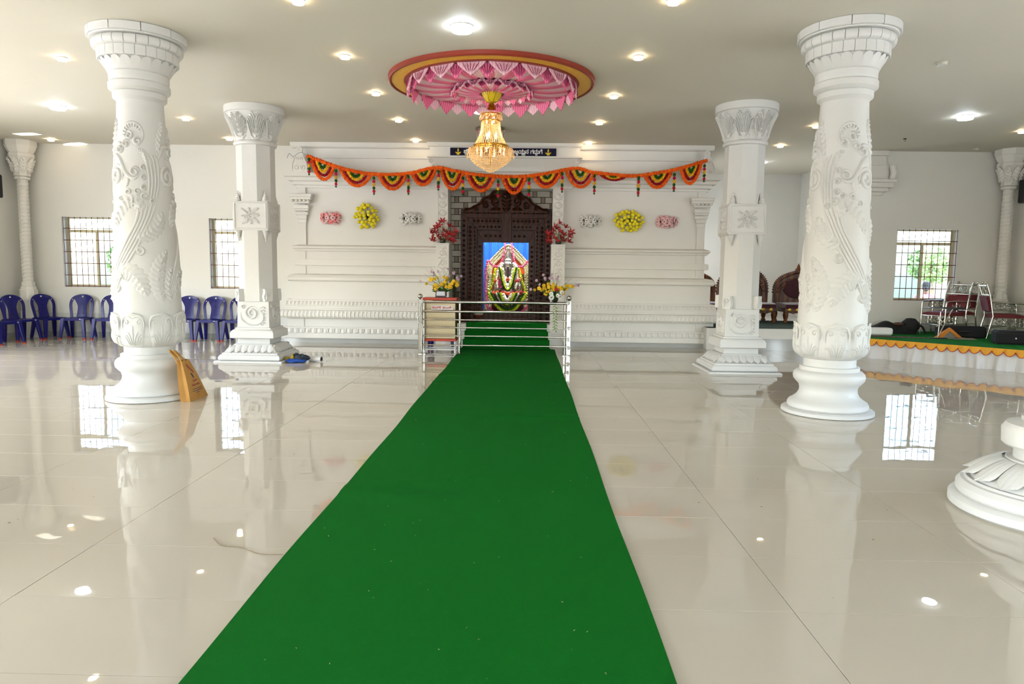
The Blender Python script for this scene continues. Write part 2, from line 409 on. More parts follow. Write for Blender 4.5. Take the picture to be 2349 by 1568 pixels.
FX0, FX1 = -4.68, 3.60; DX0, DX1 = -1.82, .74
def facade(side):
    if side < 0: xa, xb, e = FX0, DX0, -1
    else: xa, xb, e = DX1, FX1, 1
    o = struct(MB().box(xa+.001, xb-.001, Y0+.03, YB+.1, 0, ZC).build('wall_shrine_left' if side < 0 else 'wall_shrine_right', M_WHITE),
               'white moulded shrine front left of the doorway' if side < 0 else 'white moulded shrine front right of the doorway')
    B = lambda nm, prof, m=M_WHITE: band(prof, xa, xb, e, nm, m, o)
    B('skirting', [(.28, 0), (.28, .09)], M_SKIRT)
    B('base_moulding', [(.32, .09), (.33, .1), (.33, .195), (.31, .2), (.27, .29), (.29, .30), (.29, .325)])
    B('plinth_recess', [(.22, .325), (.22, .51)])
    B('roll_moulding', [(.30, .51), (.36, .515), (.385, .55), (.385, .62), (.35, .665), (.30, .675)])
    B('fillet', [(.31, .675), (.31, .705), (.27, .706), (.27, .745)])
    B('petal_moulding', [(.28, .745), (.22, .85), (.24, .851), (.24, .88)])
    B('plain_course', [(.15, .88), (.15, 1.25)])
    B('round_moulding', [(.15, 1.25), (.19, 1.255), (.215, 1.28), (.215, 1.33), (.17, 1.385), (.05, 1.405)])
    B('neck_course', [(.04, 1.405), (.04, 1.58)])
    B('flat_moulding', [(.06, 1.575), (.11, 1.58), (.11, 1.70), (.03, 1.702)])
    B('neck_course', [(.04, 1.70), (.04, 1.87)])
    B('cap_moulding', [(.05, 1.87), (.09, 1.875), (.10, 1.91), (.13, 1.93), (.13, 1.965), (.02, 2.0)])
    B('wall_panel', [(0, 2.0), (0, 3.15)])
    B('corbel_course', [(.05, 3.15), (.05, 3.20), (.11, 3.205), (.11, 3.27), (.18, 3.28), (.20, 3.34), (.25, 3.36), (.25, 3.43)])
    B('frieze', [(.06, 3.43), (.06, 3.74), (.10, 3.745), (.10, 3.77), (.05, 3.775), (.05, 3.94)])
    B('cornice', [(.06, 3.94), (.11, 3.95), (.13, 3.97), (.13, 4.05)])
    # end pilaster with stepped capital
    x = xa if side < 0 else xb-.14
    p = MB().box(x-.02*(side < 0), x+.14+.02*(side > 0), Y0-.035, Y0, 2.0, 3.15).build('end_pilaster', M_WHITE, o)
    xc = x+.07
    for z0, z1, hw, pr in ((2.44, 2.52, .085, .06), (2.52, 2.60, .10, .075), (2.60, 2.66, .13, .09), (2.68, 2.72, .14, .10), (2.72, 2.80, .15, .12), (2.83, 2.90, .17, .13), (2.90, 2.96, .21, .15), (2.96, 3.02, .225, .16)):
        MB().box(xc-hw, xc+hw, Y0-pr, Y0-.03, z0, z1).build('capital_step', M_WHITE, p, bevel=.006)
    for k in range(5):
        MB().lathe([(1e-6, 0), (.035, .004), (.03, .03), (.015, .05), (1e-6, .055)], 10).build('capital_scallop', M_WHITE, p, (xc-.16+k*.08, Y0-.15, 2.86), smooth=60)
    # recess pilasters in the lower courses
    for z0, z1, pr in ((.325, .51, .235), (1.405, 1.58, .055), (1.70, 1.87, .055)):
        MB().box(x+(.0 if side < 0 else -.0), x+.13, Y0-pr, Y0-pr+.05, z0, z1).build('course_block', M_WHITE, o)
    # arched ornament with scrolls at the corner of the frieze
    c = x+.1*(1 if side > 0 else 1); orn = MB()
    pts = [(-.16, 0), (-.175, .12), (-.14, .24), (-.08, .33), (-.05, .40), (-.06, .46), (0, .52), (.06, .46), (.05, .40), (.08, .33), (.14, .24), (.175, .12), (.16, 0)]
    orn.prism(pts, -.05, 0)
    orn2 = MB(); S = lambda u, v, h: (u, -.05-h, v)
    for sg in (-1, 1):
        ridge(orn2, S, spiral(sg*.07, .10, .06, 1.5, PI/2, sg), .012, .014); ridge(orn2, S, spiral(sg*.045, .27, .035, 1.3, -PI/2, -sg), .009, .012)
        ridge(orn2, S, [(sg*.14, .02), (sg*.15, .13), (sg*.12, .23), (sg*.06, .33)], .012, .014)
    ridge(orn2, S, spiral(0, .45, .035, 1.2, 0, 1), .009, .012)
    oo = orn.build('corner_ornament', M_WHITE, o, (c, Y0-.20, 3.43)); orn2.build('scroll_relief', M_WHITE, oo, smooth=50)
    # rows of carved petals, front and end
    for me, w, z, pr in ((PET_A, .118, .298, .315), (PET_B, .08, .652, .372), (PET_C, .08, .852, .265)):
        L0, L1 = (xa-pr, xb) if side < 0 else (xa, xb+pr)
        n = int((L1-L0)/w); s = (L1-L0)/n
        for i in range(n): put('carved_petal', me, o, (L0+(i+.5)*s, Y0-pr, z))
        if side < 0: continue
    return o
facade(-1); facade(1)
# middle bay over the doorway
mid = struct(MB().box(DX0, DX1, Y0+.0, YB+.1, 3.17, ZC).build('wall_shrine_middle', M_WHITE), 'white lintel and frieze over the shrine doorway')
BX0, BX1 = -1.95, 1.02
band([(.15, 3.17), (.15, 3.30), (.20, 3.305), (.24, 3.36), (.27, 3.38), (.27, 3.46), (.2, 3.5), (.2, 3.53)], DX0-.02, DX1+.02, 0, 'lintel_moulding', M_WHITE, mid, yb=Y0+.02)
band([(.17, 3.53), (.17, 3.76), (.24, 3.765), (.24, 3.79), (.19, 3.8), (.19, 3.97), (.22, 3.975), (.24, 4.0), (.24, 4.05)], BX0+.17, BX1-.17, 0, 'frieze', M_WHITE, mid, yb=Y0+.02)
fl_ = MB().box(-.006, .006, -.006, .006, 0, .20).mesh('flute', M_WHITE)
flu = MB()
for i in range(94):
    x = BX0+.10+i*(BX1-BX0-.2)/93; hgt = .12+.07*abs(math.sin(i*.7))
    flu.box(x-.006, x+.006, Y0-.182, Y0-.165, 3.75-hgt, 3.755)
f_ = flu.build('fluted_relief', M_WHITE, mid); f_['kind'] = 'stuff'
for sg, x in ((-1, BX0+.03), (1, BX1-.03)):
    mb = MB(); S = lambda u, v, h: (u, -h, v)
    ridge(mb, S, spiral(sg*.02, .16, .06, 1.4, 0, sg), .012, .02); ridge(mb, S, spiral(-sg*.02, .05, .05, 1.3, PI, -sg), .012, .02)
    mb.build('scroll_relief', M_WHITE, mid, (x, Y0-.2, 3.54), smooth=50)
# doorway piers with rosettes and carved lower half
def rosette(r=.05):
    mb = MB()
    mb.lathe([(r*1.25, 0), (r*1.25, -.006), (r*1.05, -.012), (r*1.0, -.004), (r*.6, -.012), (r*.4, -.022), (1e-6, -.026)], 20)
    for v in range(len(mb.v)): x, y, z = mb.v[v]; mb.v[v] = (x, z, y)
    for k in range(9):
        a = PI+PI*k/8; mb.sphere((r*1.55*math.cos(a), -.003, r*1.55*math.sin(a)), .012, 6, 4)
    return mb.mesh('rosette', M_WHITE, smooth=50)
ROS = rosette()
for sg, (xa, xb, la, lb) in ((-1, (-1.82, -1.60, -1.83, -1.565)), (1, (.52, .74, .50, .775))):
    o = struct(MB().box(xa, xb, Y0-.15, YB+.02, 2.05, 3.17).build('wall_shrine_pier_left' if sg < 0 else 'wall_shrine_pier_right', M_WHITE), 'white carved pier %s of the shrine doorway' % ('left' if sg < 0 else 'right'))
    lo = MB().box(la, lb, Y0-.30, YB+.02, 0, 2.05).build('lower_pier', M_WHITE, o)
    MB().box(la-.01, lb+.01, Y0-.31, Y0, 2.02, 2.055).build('ledge', M_WHITE, o, bevel=.006)
    xm = (xa+xb)/2
    for k in range(6): put('rosette', ROS, o, (xm, Y0-.15, 3.02-k*.17))
    for x in (xa+.012, xb-.012): MB().box(x-.008, x+.008, Y0-.16, Y0-.145, 2.06, 3.16).build('edge_fillet', M_WHITE, o)
    lm = (la+lb)/2
    for k in range(7):
        mb = MB(); S = lambda u, v, h: (u, -h, v); d = 1 if k % 2 else -1
        ridge(mb, S, spiral(d*.01, .08, .075, 1.6, -d*PI/2, d), .010, .012); ridge(mb, S, [(-d*.09, 0), (-d*.06, .08), (d*.0, .16), (d*.08, .2)], .012, .012)
        leaf(mb, S, [(d*.02, .15), (-d*.04, .19), (-d*.09, .17)], .022, .014)
        mb.build('scroll_relief', M_WHITE, o, (lm, Y0-.30, .55+k*.205), smooth=50)
# niche of the doorway: tiled wall, soffit and sanctum behind
niche = struct(MB().box(-1.6, -1.3, 14.78, 14.86, .43, 3.17).box(.46, .52, 14.78, 14.86, .43, 3.17).box(-1.3, .46, 14.78, 14.86, 2.3, 3.17).build('wall_niche', M_JOINT), 'dark jointed grey tile wall inside the shrine doorway')
struct(MB().box(-1.6, .52, 14.3, 14.86, 3.165, 3.175).build('trim_1', M_WHITE), 'white soffit of the shrine doorway')
row = 0; z = .44
TL = {}
def tile(wd, hh, m):
    k = (round(wd, 3), m.name)
    if k not in TL: TL[k] = MB().box(-wd/2, wd/2, -.012, .004, -hh/2, hh/2).mesh('wall_tile', m, bevel=.003)
    return TL[k]
def inside(x0, x1, z0):
    ph = 2.69+.42*math.cos(max(-1, min(1, ((x0+x1)/2+.43)/.93))*PI/2)**1.2
    return x0 > -1.33 and x1 < .5 and z0 < ph-.12
while z < 3.15:
    x = -1.6+(0 if row % 2 else -.19); k = 0
    while x < .52:
        for wd, m in ((.275, M_BRICKT), (.085, M_BRICKB)):
            a, b = max(x, -1.6), min(x+wd, .52)
            if b-a > .02 and not inside(a, b, z):
                put('wall_tile', tile(b-a-.012, .112, m), niche, ((a+b)/2, 14.776, z+.062))
            x += wd
    z += .124; row += 1
# sanctum room behind the door
san = struct(MB().box(-1.6, .8, 16.35, 16.45, 0, 3.2).box(-1.7, -1.6, 14.86, 16.45, 0, 3.2).box(.8, .9, 14.86, 16.45, 0, 3.2).box(-1.7, .9, 14.86, 16.45, 3.2, 3.3).build('wall_sanctum', mat('sanctum_paint', '#6d5b4a', .7)))
struct(MB().box(-1.6, .8, 14.78, 16.35, 0, .43).box(-1.58, .5, 14.16, 14.78, 0, .43).build('floor_sanctum', M_WHITE), 'raised threshold floor of the shrine')
# steps up to the door
st = struct(MB().box(-1.56, .5, 13.90, 14.16, 0, .29).build('floor_steps', M_WHITE), 'white steps under green carpet at the shrine door')
MB().box(-1.56, .5, 13.62, 13.90, 0, .145).build('step', M_WHITE, st)
# ------------------------------------------------------------------ carved round columns
SHAFT = [(.96, .352), (1.3, .342), (1.7, .324), (2.2, .300), (2.7, .272), (3.1, .245), (3.33, .234)]
def srad(z):
    for (a, ra), (b, rb) in zip(SHAFT[:-1], SHAFT[1:]):
        if z <= b: return ra+(rb-ra)*(max(z, a)-a)/(b-a)
    return SHAFT[-1][1]
def round_column(name, label, loc, mirror, turn):
    t = thing(name, label, 'column', loc, 0, 'round carved columns')
    L = lambda nm, pr, n=56, sm=35: MB().lathe(pr, n).build(nm, M_STONE, t, smooth=sm)
    L('base_plate', [(.46, 0), (.475, .008), (.475, .04), (.46, .052), (.42, .056)])
    L('base_torus', [(.40, .055), (.414, .07), (.416, .10), (.40, .13), (.36, .155), (.32, .19), (.298, .23), (.294, .27), (.305, .31), (.335, .34), (.36, .37), (.368, .405), (.36, .44), (.335, .465), (.305, .475), (.305, .515), (.295, .52)])
    L('neck', [(.267, .515), (.267, .61)])
    L('lotus_bowl', [(.262, .60), (.30, .615), (.335, .65), (.355, .70), (.360, .76), (.360, .88), (.355, .965), (.35, .975)])
    # eight carved petals round the bowl
    def bowl(z):
        P = [(.60, .27), (.65, .337), (.70, .357), (.76, .362), (.89, .362), (1.0, .358)]
        for (a, ra), (b, rb) in zip(P[:-1], P[1:]):
            if z <= b: return ra+(rb-ra)*(z-a)/(b-a)
        return .358
    pm = MB(); half = PI/8*.96
    def fn(u, v):
        s = 2*u-1; z = .612+.385*v
        k = 1 if v < .72 else math.sqrt(max(0, 1-((v-.72)/.285)**2))*.45+.55*(1-((v-.72)/.28)**6)
        wd = half*(.80+.2*min(1, v*1.6))*k
        r = bowl(z)+.016*math.sqrt(max(0, 1-s**4))+.02*max(0, (v-.8)/.2)**2
        if abs(s) > .999: r -= .012
        return (r*math.cos(wd*s), r*math.sin(wd*s), z)
    pm.grid(fn, 10, 14)
    S = lambda u, v, h: ((bowl(v)+.017+h)*math.cos(u/.41), (bowl(v+.0)+.017+h)*math.sin(u/.41), v)
    S2 = lambda u, v, h: S(u, v-.063, h)
    pr = MB()
    for sg in (-1, 1):
        ridge(pr, S2, [(sg*.125, .86), (sg*.13, .95), (sg*.10, 1.01), (sg*.04, 1.02), (0, .99)], .010, .010)
        ridge(pr, S2, spiral(sg*.075, .955, .035, 1.2, 0 if sg > 0 else PI, sg), .007, .009)
        for k in range(3): ridge(pr, S2, [(sg*(.015+.02*k), .70), (sg*(.03+.03*k), .79), (sg*(.06+.035*k), .85-.03*k)], .009, .009)
    ridge(pr, S2, [(0, .69), (0, .8), (0, .93)], .008, .009)
    pme = pm.mesh('petal', M_STONE, smooth=60); prm = pr.mesh('petal_relief', M_STONE, smooth=50)
    for k in range(8):
        a = 2*PI*k/8+turn; p = put('petal', pme, t, rot=(0, 0, a)); put('petal_relief', prm, p)
    L('shaft', [(r, z) for z, r in SHAFT], 64, 60)
    # climbing scrollwork: one panel, three times round the shaft, each motif a part
    R0 = .31
    def SS(base):
        return lambda u, v, h: ((srad(v)+.8*h-.002)*math.cos(base+mirror*u/R0), (srad(v)+.8*h-.002)*math.sin(base+mirror*u/R0), v)
    for q in range(3):
        S = SS(turn+q*2*PI/3+.1)
        def part(nm, fnc):
            mb = MB(); fnc(mb); mb.build(nm, M_STONE, t, smooth=50)
        def stem(mb):
            for k in range(5):
                d = k*.032; ridge(mb, S, [(p.x, p.y) for p in catmull([(-.36+d*.6, 1.12, 0), (-.27+d, 1.42, 0), (-.10+d*1.1, 1.75, 0), (.03+d, 2.02, 0), (.05+d*1.6, 2.24, 0)], 6)], .017, .022)
        part('stem_relief', stem)
        def feather(mb):
            leaf(mb, S, [(-.24, 1.38), (-.14, 1.46), (-.02, 1.42), (.06, 1.30), (.10, 1.17)], .112, .034, 11)
            ridge(mb, S, spiral(-.22, 1.27, .06, 1.5, PI/2, -1), .016, .026)
        part('leaf_relief', feather)
        def leaf2(mb):
            leaf(mb, S, [(.02, 1.80), (.13, 1.86), (.24, 1.97), (.30, 2.12)], .10, .032, 9)
            ridge(mb, S, spiral(.05, 1.68, .055, 1.5, PI, 1), .016, .026)
        part('leaf_relief', leaf2)
        def tall(mb):
            leaf(mb, S, [(.24, 1.12), (.20, 1.32), (.23, 1.52), (.32, 1.70)], .088, .034, 12)
            leaf(mb, S, [(.33, 1.10), (.30, 1.26), (.33, 1.42), (.37, 1.52)], .045, .036, 9)
        part('leaf_relief', tall)
        def crown(mb):
            leaf(mb, S, [(.08, 2.10), (.02, 2.24), (-.10, 2.20), (-.20, 2.05), (-.23, 1.93)], .10, .034, 10)
            for k, (x, z, r) in enumerate(((.12, 2.27, .05), (.05, 2.32, .035), (-.06, 2.31, .04), (-.15, 2.24, .035), (.20, 2.22, .035))):
                ridge(mb, S, spiral(x, z, r, 1.4, k*1.3, 1 if k % 2 else -1), .012, .028)
        part('leaf_relief', crown)
        def big(mb):
            ridge(mb, S, spiral(-.24, 2.50, .125, 2.0, 0, 1, 40), .026, .034); ridge(mb, S, [(-.13, 2.44), (-.13, 2.60), (-.20, 2.70), (-.30, 2.74)], .02, .03)
            for k in range(7):
                a = -2.4+.35*k; ridge(mb, S, [(-.24+.13*math.cos(a), 2.50+.13*math.sin(a)), (-.24+.165*math.cos(a-.2), 2.50+.165*math.sin(a-.2))], .014, .024)
        part('scroll_relief', big)
        def second(mb):
            ridge(mb, S, [(p.x, p.y) for p in catmull([(-.28, 2.68, 0), (-.17, 2.66, 0), (-.09, 2.52, 0), (.0, 2.46, 0), (.07, 2.50, 0)], 6)], .026, .03)
            ridge(mb, S, spiral(.02, 2.53, .062, 1.6, -.6, 1), .018, .032); ridge(mb, S, [(-.06, 2.5), (-.06, 2.42), (-.09, 2.36)], .02, .022)
        part('scroll_relief', second)
        def shell(mb):
            ridge(mb, S, spiral(.0, 2.93, .14, .75, PI*.95, -1, 24, .8), .02, .024); ridge(mb, S, spiral(.06, 2.86, .055, 1.5, .4, 1), .018, .034); ridge(mb, S, spiral(-.04, 2.92, .055, 1.5, PI, -1), .016, .034)
            for k in range(10):
                a = PI*1.0-k*.32; ridge(mb, S, [(.0+.08*math.cos(a), 2.93+.08*math.sin(a)), (.0+.105*math.cos(a+.12), 2.93+.105*math.sin(a+.12)), (.0+.135*math.cos(a), 2.93+.135*math.sin(a))], .016, .026)
            ridge(mb, S, spiral(-.08, 2.83, .05, 1.4, 0, 1), .016, .032)
        part('shell_relief', shell)
        def curl(mb):
            ridge(mb, S, [(p.x, p.y) for p in catmull([(-.36, 2.66, 0), (-.30, 2.80, 0), (-.20, 2.84, 0), (-.13, 2.82, 0)], 6)], .024, .028); ridge(mb, S, spiral(-.17, 2.78, .055, 1.5, PI/2, -1), .016, .034)
            leaf(mb, S, [(-.36, 2.72), (-.33, 2.88), (-.28, 3.02), (-.29, 3.12)], .05, .032, 8)
        part('scroll_relief', curl)
        def fern(mb):
            for k in range(4): ridge(mb, S, [(p.x, p.y) for p in catmull([(.14+.03*k, 2.20, 0), (.17+.035*k, 2.45, 0), (.14+.045*k, 2.66, 0), (.08+.05*k, 2.80-.02*k, 0)], 6)], .015, .022)
            for k in range(3): ridge(mb, S, spiral(.11, 2.36+.11*k, .036, 1.4, 0, 1), .013, .03)
            leaf(mb, S, [(.16, 2.62), (.12, 2.74), (.05, 2.78)], .04, .026, 7)
        part('leaf_relief', fern)
    # capital: mouldings, scalloped cup, two rings of blocks, abacus
    L('collar', [(.234, 3.31), (.255, 3.33), (.273, 3.345), (.273, 3.40), (.265, 3.41), (.295, 3.425), (.313, 3.44), (.313, 3.50), (.298, 3.515), (.303, 3.53), (.303, 3.60), (.31, 3.605)])
    L('cup', [(.29, 3.60), (.315, 3.62), (.35, 3.69), (.368, 3.735)])
    sc = MB(); N = 22
    sc.grid(lambda u, v: ((lambda a, s: ((.308+.062*v+.018*(math.sqrt(max(0, 1-s*s)))*v-.004)*math.cos(a), (.308+.062*v+.018*math.sqrt(max(0, 1-s*s))*v-.004)*math.sin(a), 3.612+.125*v-.035*(abs(s)**2)*v))(PI/N*.98*(2*u-1), 2*u-1)), 8, 5)
    scm = sc.mesh('scallop', M_STONE, smooth=50)
    def block(r0, r1, z0, z1, n, rnd, gap):
        mb = MB(); a = PI/n*gap; K = 6
        if rnd: prof = [(r0, z0)]+[(r1-.03+.03*math.cos(x), (z0+z1)/2+(z1-z0)/2*math.sin(x)) for x in [-PI/2+PI*i/6 for i in range(7)]]+[(r0, z1)]
        else: prof = [(r0, z0), (r1-.006, z0), (r1, z0+.006), (r1, z1-.006), (r1-.006, z1), (r0, z1)]
        m = len(prof); vs = [(r*math.cos(-a+2*a*i/K), r*math.sin(-a+2*a*i/K), z) for i in range(K+1) for r, z in prof]
        fs = [(i*m+j, (i+1)*m+j, (i+1)*m+(j+1) % m, i*m+(j+1) % m) for i in range(K) for j in range(m)]
        fs += [tuple(range(m)), tuple(K*m+j for j in range(m-1, -1, -1))]
        return mb.add(vs, fs).mesh('capital_block', M_STONE, smooth=35)
    L('capital_core', [(.35, 3.72), (.39, 3.84), (.42, 3.85), (.42, 3.965), (.465, 3.968), (.465, ZC-.002)])
    lower = block(.34, .408, 3.735, 3.845, 24, False, .965); bead = block(.38, .458, 3.848, 3.945, 24, True, .955)
    for k in range(24):
        a = 2*PI*k/24+turn*.5; put('capital_block', lower, t, rot=(0, 0, a)); put('capital_bead', bead, t, rot=(0, 0, a+.04))
    for k in range(N): put('scallop', scm, t, rot=(0, 0, 2*PI*k/N))
    L('capital_ring', [(.43, 3.946), (.47, 3.95), (.475, 3.96), (.47, 3.967)])
    ab = block(.43, .500, 3.965, ZC-.001, 10, False, .975)
    for k in range(10): put('abacus_block', ab, t, rot=(0, 0, 2*PI*k/10+turn+.2))
    return t
round_column('round_column', 'round white column with carved scrolls, left of the carpet with a brown bag leaning on it', (-4.335, 7.93, 0), 1, -PI/2+.05)
round_column('round_column', 'round white column with carved scrolls, right of the carpet in front of the stage', (3.34, 7.66, 0), -1, -PI/2-.25)

# ------------------------------------------------------------------ square-based octagonal columns
def sq(mb, h0, h1, z0, z1):
    mb.add([(-h0,-h0,z0),(h0,-h0,z0),(h0,h0,z0),(-h0,h0,z0),(-h1,-h1,z1),(h1,-h1,z1),(h1,h1,z1),(-h1,h1,z1)],
           [(0,3,2,1),(4,5,6,7),(0,1,5,4),(1,2,6,5),(2,3,7,6),(3,0,4,7)]); return mb
def square_column(label, loc):
    t = thing('octagonal_column', label, 'column', loc, 0, 'octagonal columns on square pedestals')
    B = lambda nm, mb, bv=.006: mb.build(nm, M_STONE, t, bevel=bv)
    B('base_plate', sq(MB(), .555, .54, 0, .03)); 
    def sqlathe(nm, prof):
        mb = MB(); vs = [(sx*h, sy*h, z) for h, z in prof for sx, sy in ((-1,-1),(1,-1),(1,1),(-1,1))]; n = len(prof)
        fs = [(i*4+k, i*4+(k+1) % 4, (i+1)*4+(k+1) % 4, (i+1)*4+k) for i in range(n-1) for k in range(4)]+[(3,2,1,0), tuple((n-1)*4+k for k in range(4))]
        return mb.add(vs, fs).build(nm, M_STONE, t, smooth=40)
    sqlathe('base_torus', [(.47, .03), (.49, .045), (.495, .08), (.48, .11), (.46, .125)])
    fl = sqlathe('lotus_flare', [(.445, .125), (.445, .15), (.42, .16), (.39, .20), (.35, .245), (.31, .265), (.31, .28)])
    # petals on the flare, seven per side
    pm = MB()
    def fn(u, v):
        s = 2*u-1; return (.052*s*(1 if v < .5 else math.sqrt(max(.02, 1-((v-.5)/.5)**2))), -.318-.11*v-.018*math.sqrt(max(0, 1-s*s))*(.4+.6*v)-.012*math.sin(v*PI), .268-.108*v)
    pm.grid(fn, 6, 6); pme = pm.mesh('flare_petal', M_STONE, smooth=50)
    for sd in range(4):
        for k in range(7):
            off = -.318+k*.106
            put('flare_petal', pme, fl, (off*math.cos(sd*PI/2)*(1), off*math.sin(sd*PI/2), 0), (0, 0, sd*PI/2))
    B('neck_block', sq(MB(), .265, .265, .28, .375), .004)
    sqlathe('slab', [(.335, .375), (.35, .385), (.35, .46), (.335, .495), (.31, .515), (.29, .52), (.29, .545)])
    d = B('die', sq(MB(), .262, .255, .545, .97), .005)
    # carved face of the die: big shell scroll
    for sd in range(4):
        mb = MB(); S = lambda u, v, h: (u, -.258-h, v)
        ridge(mb, S, spiral(-.02, .78, .12, 1.9, PI*.2, 1, 36), .020, .024); ridge(mb, S, [(.1, .84), (.16, .76), (.15, .66), (.06, .60), (-.08, .60), (-.19, .68), (-.2, .8)], .016, .02)
        for k in range(6): ridge(mb, S, [(.10+.012*k, .86-.045*k), (.16, .88-.048*k), (.20, .85-.048*k)], .014, .02)
        ridge(mb, S, spiral(.14, .62, .04, 1.3, 0, -1), .012, .02); ridge(mb, S, spiral(-.16, .88, .035, 1.3, 0, 1), .012, .02)
        mb.build('scroll_relief', M_STONE, d, rot=(0, 0, sd*PI/2), smooth=50)
    # octagonal shaft
    R = .275/math.cos(PI/8)
    MB().lathe([(R, .97), (R, 3.46)], 8, a0=PI/8, a1=2*PI+PI/8).build('shaft', M_STONE, t)
    # corner brackets standing on the die
    for k in range(4):
        mb = MB(); mb.prism([(-.06, .97), (-.075, 1.05), (-.055, 1.12), (-.06, 1.17), (.06, 1.17), (.055, 1.12), (.075, 1.05), (.06, .97)], -.36, -.24)
        S = lambda u, v, h: (u, -.36-h, v)
        ridge(mb, S, spiral(.0, 1.10, .045, 1.4, PI/2, 1), .012, .018); ridge(mb, S, [(-.05, .98), (-.03, 1.03), (-.045, 1.08)], .01, .014)
        mb.build('corner_bracket', M_STONE, t, rot=(0, 0, PI/4+k*PI/2), smooth=35)
    # carved middle block with finials above and drops below
    mbk = B('middle_block', sq(MB(), .282, .282, 2.10, 2.56), .006)
    for sd in range(4):
        mb = MB(); S = lambda u, v, h: (u, -.282-h, 2.33+v)
        for a in range(4):
            ridge(mb, S, [(sx, sz) for sx, sz in (((-.25, -.20), (.25, -.20)), ((.25, -.20), (.25, .20)), ((.25, .20), (-.25, .20)), ((-.25, .20), (-.25, -.20)))[a]], .012, .012, False)
        for k in range(8):
            a = k*PI/4; ca, sa = math.cos(a), math.sin(a); l = .15 if k % 2 == 0 else .21
            leaf(mb, S, [(.045*ca, .045*sa), (.10*ca-.015*sa, .10*sa+.015*ca), (l*ca, l*sa*.85)], .035, .02, 5, 6)
        ridge(mb, S, spiral(0, 0, .035, 1.0, 0, 1, 18, .3), .014, .024)
        mb.build('flower_relief', M_STONE, mbk, rot=(0, 0, sd*PI/2), smooth=50)
    fin = MB().lathe([(.045, 0), (.05, .02), (.04, .03), (.042, .05), (.032, .06), (.034, .08), (.024, .09), (.025, .11), (.012, .12), (.014, .15), (1e-6, .18)], 12).mesh('finial', M_STONE, smooth=40)
    for k in range(4):
        a = PI/4+k*PI/2; x, y = .31*math.cos(a), .31*math.sin(a)
        put('finial', fin, t, (x, y, 2.56)); put('drop', fin, t, (x, y, 2.10), (PI, 0, 0))
    # capital
    MB().lathe([(.30, 3.44), (.325, 3.45), (.335, 3.475), (.325, 3.50), (.30, 3.51)], 32).build('collar', M_STONE, t, smooth=40)
    MB().lathe([(.295, 3.50), (.30, 3.60), (.325, 3.72), (.375, 3.85), (.43, 3.92), (.44, 3.94)], 40).build('capital_bell', M_STONE, t, smooth=50)
    lf = MB()
    def rb(z): return .30+.14*max(0, (z-3.55)/.39)**1.8
    S = lambda u, v, h: ((rb(v)+.004+h)*math.cos(u/.33), (rb(v)+.004+h)*math.sin(u/.33), v)
    leaf(lf, S, [(0, 3.51), (0, 3.65), (0, 3.80), (0, 3.925)], .125, .035, 6, 10)
    for sg in (-1, 1):
        for k in range(5): ridge(lf, S, [(sg*.012*(k+.6), 3.53), (sg*.02*(k+.6), 3.68+.03*(4-k)), (sg*(.03+.018*k), 3.76+.03*(4-k)), (sg*(.06+.015*k), 3.80+.03*(4-k))], .009, .045)
    lm = lf.mesh('acanthus_leaf', M_STONE, smooth=50)
    for k in range(8): put('acanthus_leaf', lm, t, rot=(0, 0, -PI/2+k*PI/4+PI/8))
    MB().lathe([(.44, 3.935), (.465, 3.945), (.465, ZC-.002), (.45, ZC-.001)], 40).build('abacus', M_STONE, t, smooth=40)
    return t
square_column('octagonal white column on square pedestal, left of the carpet near the blue chairs', (-4.40, 11.43, 0))
square_column('octagonal white column on square pedestal, right of the carpet before the wooden thrones', (3.33, 11.02, 0))
# slender column whose foot is cut by the right edge of the picture
t = thing('slender_column', 'white lotus foot of a slender column at the right picture edge', 'column', (3.40, 4.42, 0))
MB().lathe([(.555, 0), (.575, .015), (.575, .06), (.555, .08), (.53, .085)], 56).build('base_plate', M_STONE, t, smooth=35)
MB().lathe([(.52, .08), (.535, .10), (.535, .14), (.51, .17), (.49, .175), (.48, .19)], 56).build('base_torus', M_STONE, t, smooth=35)
MB().lathe([(.46, .18), (.44, .21), (.38, .27), (.31, .315), (.27, .33), (.27, .345)], 56).build('lotus_flare', M_STONE, t, smooth=50)
pm = MB()
def fn(u, v):
    s = 2*u-1; r = .28+.20*v**.85+.03*math.sqrt(max(0, 1-s*s))*(.3+.7*v)+.006*math.cos(s*14)*(1-abs(s)); a = .19*s*(1 if v < .6 else math.sqrt(max(.01, 1-((v-.6)/.4)**2)))
    return (r*math.cos(a), r*math.sin(a), .335-.14*v**1.3+.012*max(0, v-.85)*6)
pm.grid(fn, 12, 8); pme = pm.mesh('flare_petal', M_STONE, smooth=50)
for k in range(16): put('flare_petal', pme, t, rot=(0, 0, k*PI/8))
MB().lathe([(.23, .34), (.23, .43)], 40).build('neck', M_STONE, t, smooth=40)
MB().lathe([(.285, .425), (.30, .44), (.305, .53), (.28, .57), (.22, .585), (.20, .59), (.20, .62)], 48).build('collar', M_STONE, t, smooth=40)
MB().lathe([(.165, .60), (.15, 3.6), (.2, 3.7), (.3, ZC-.001)], 40).build('shaft', M_STONE, t, smooth=40)

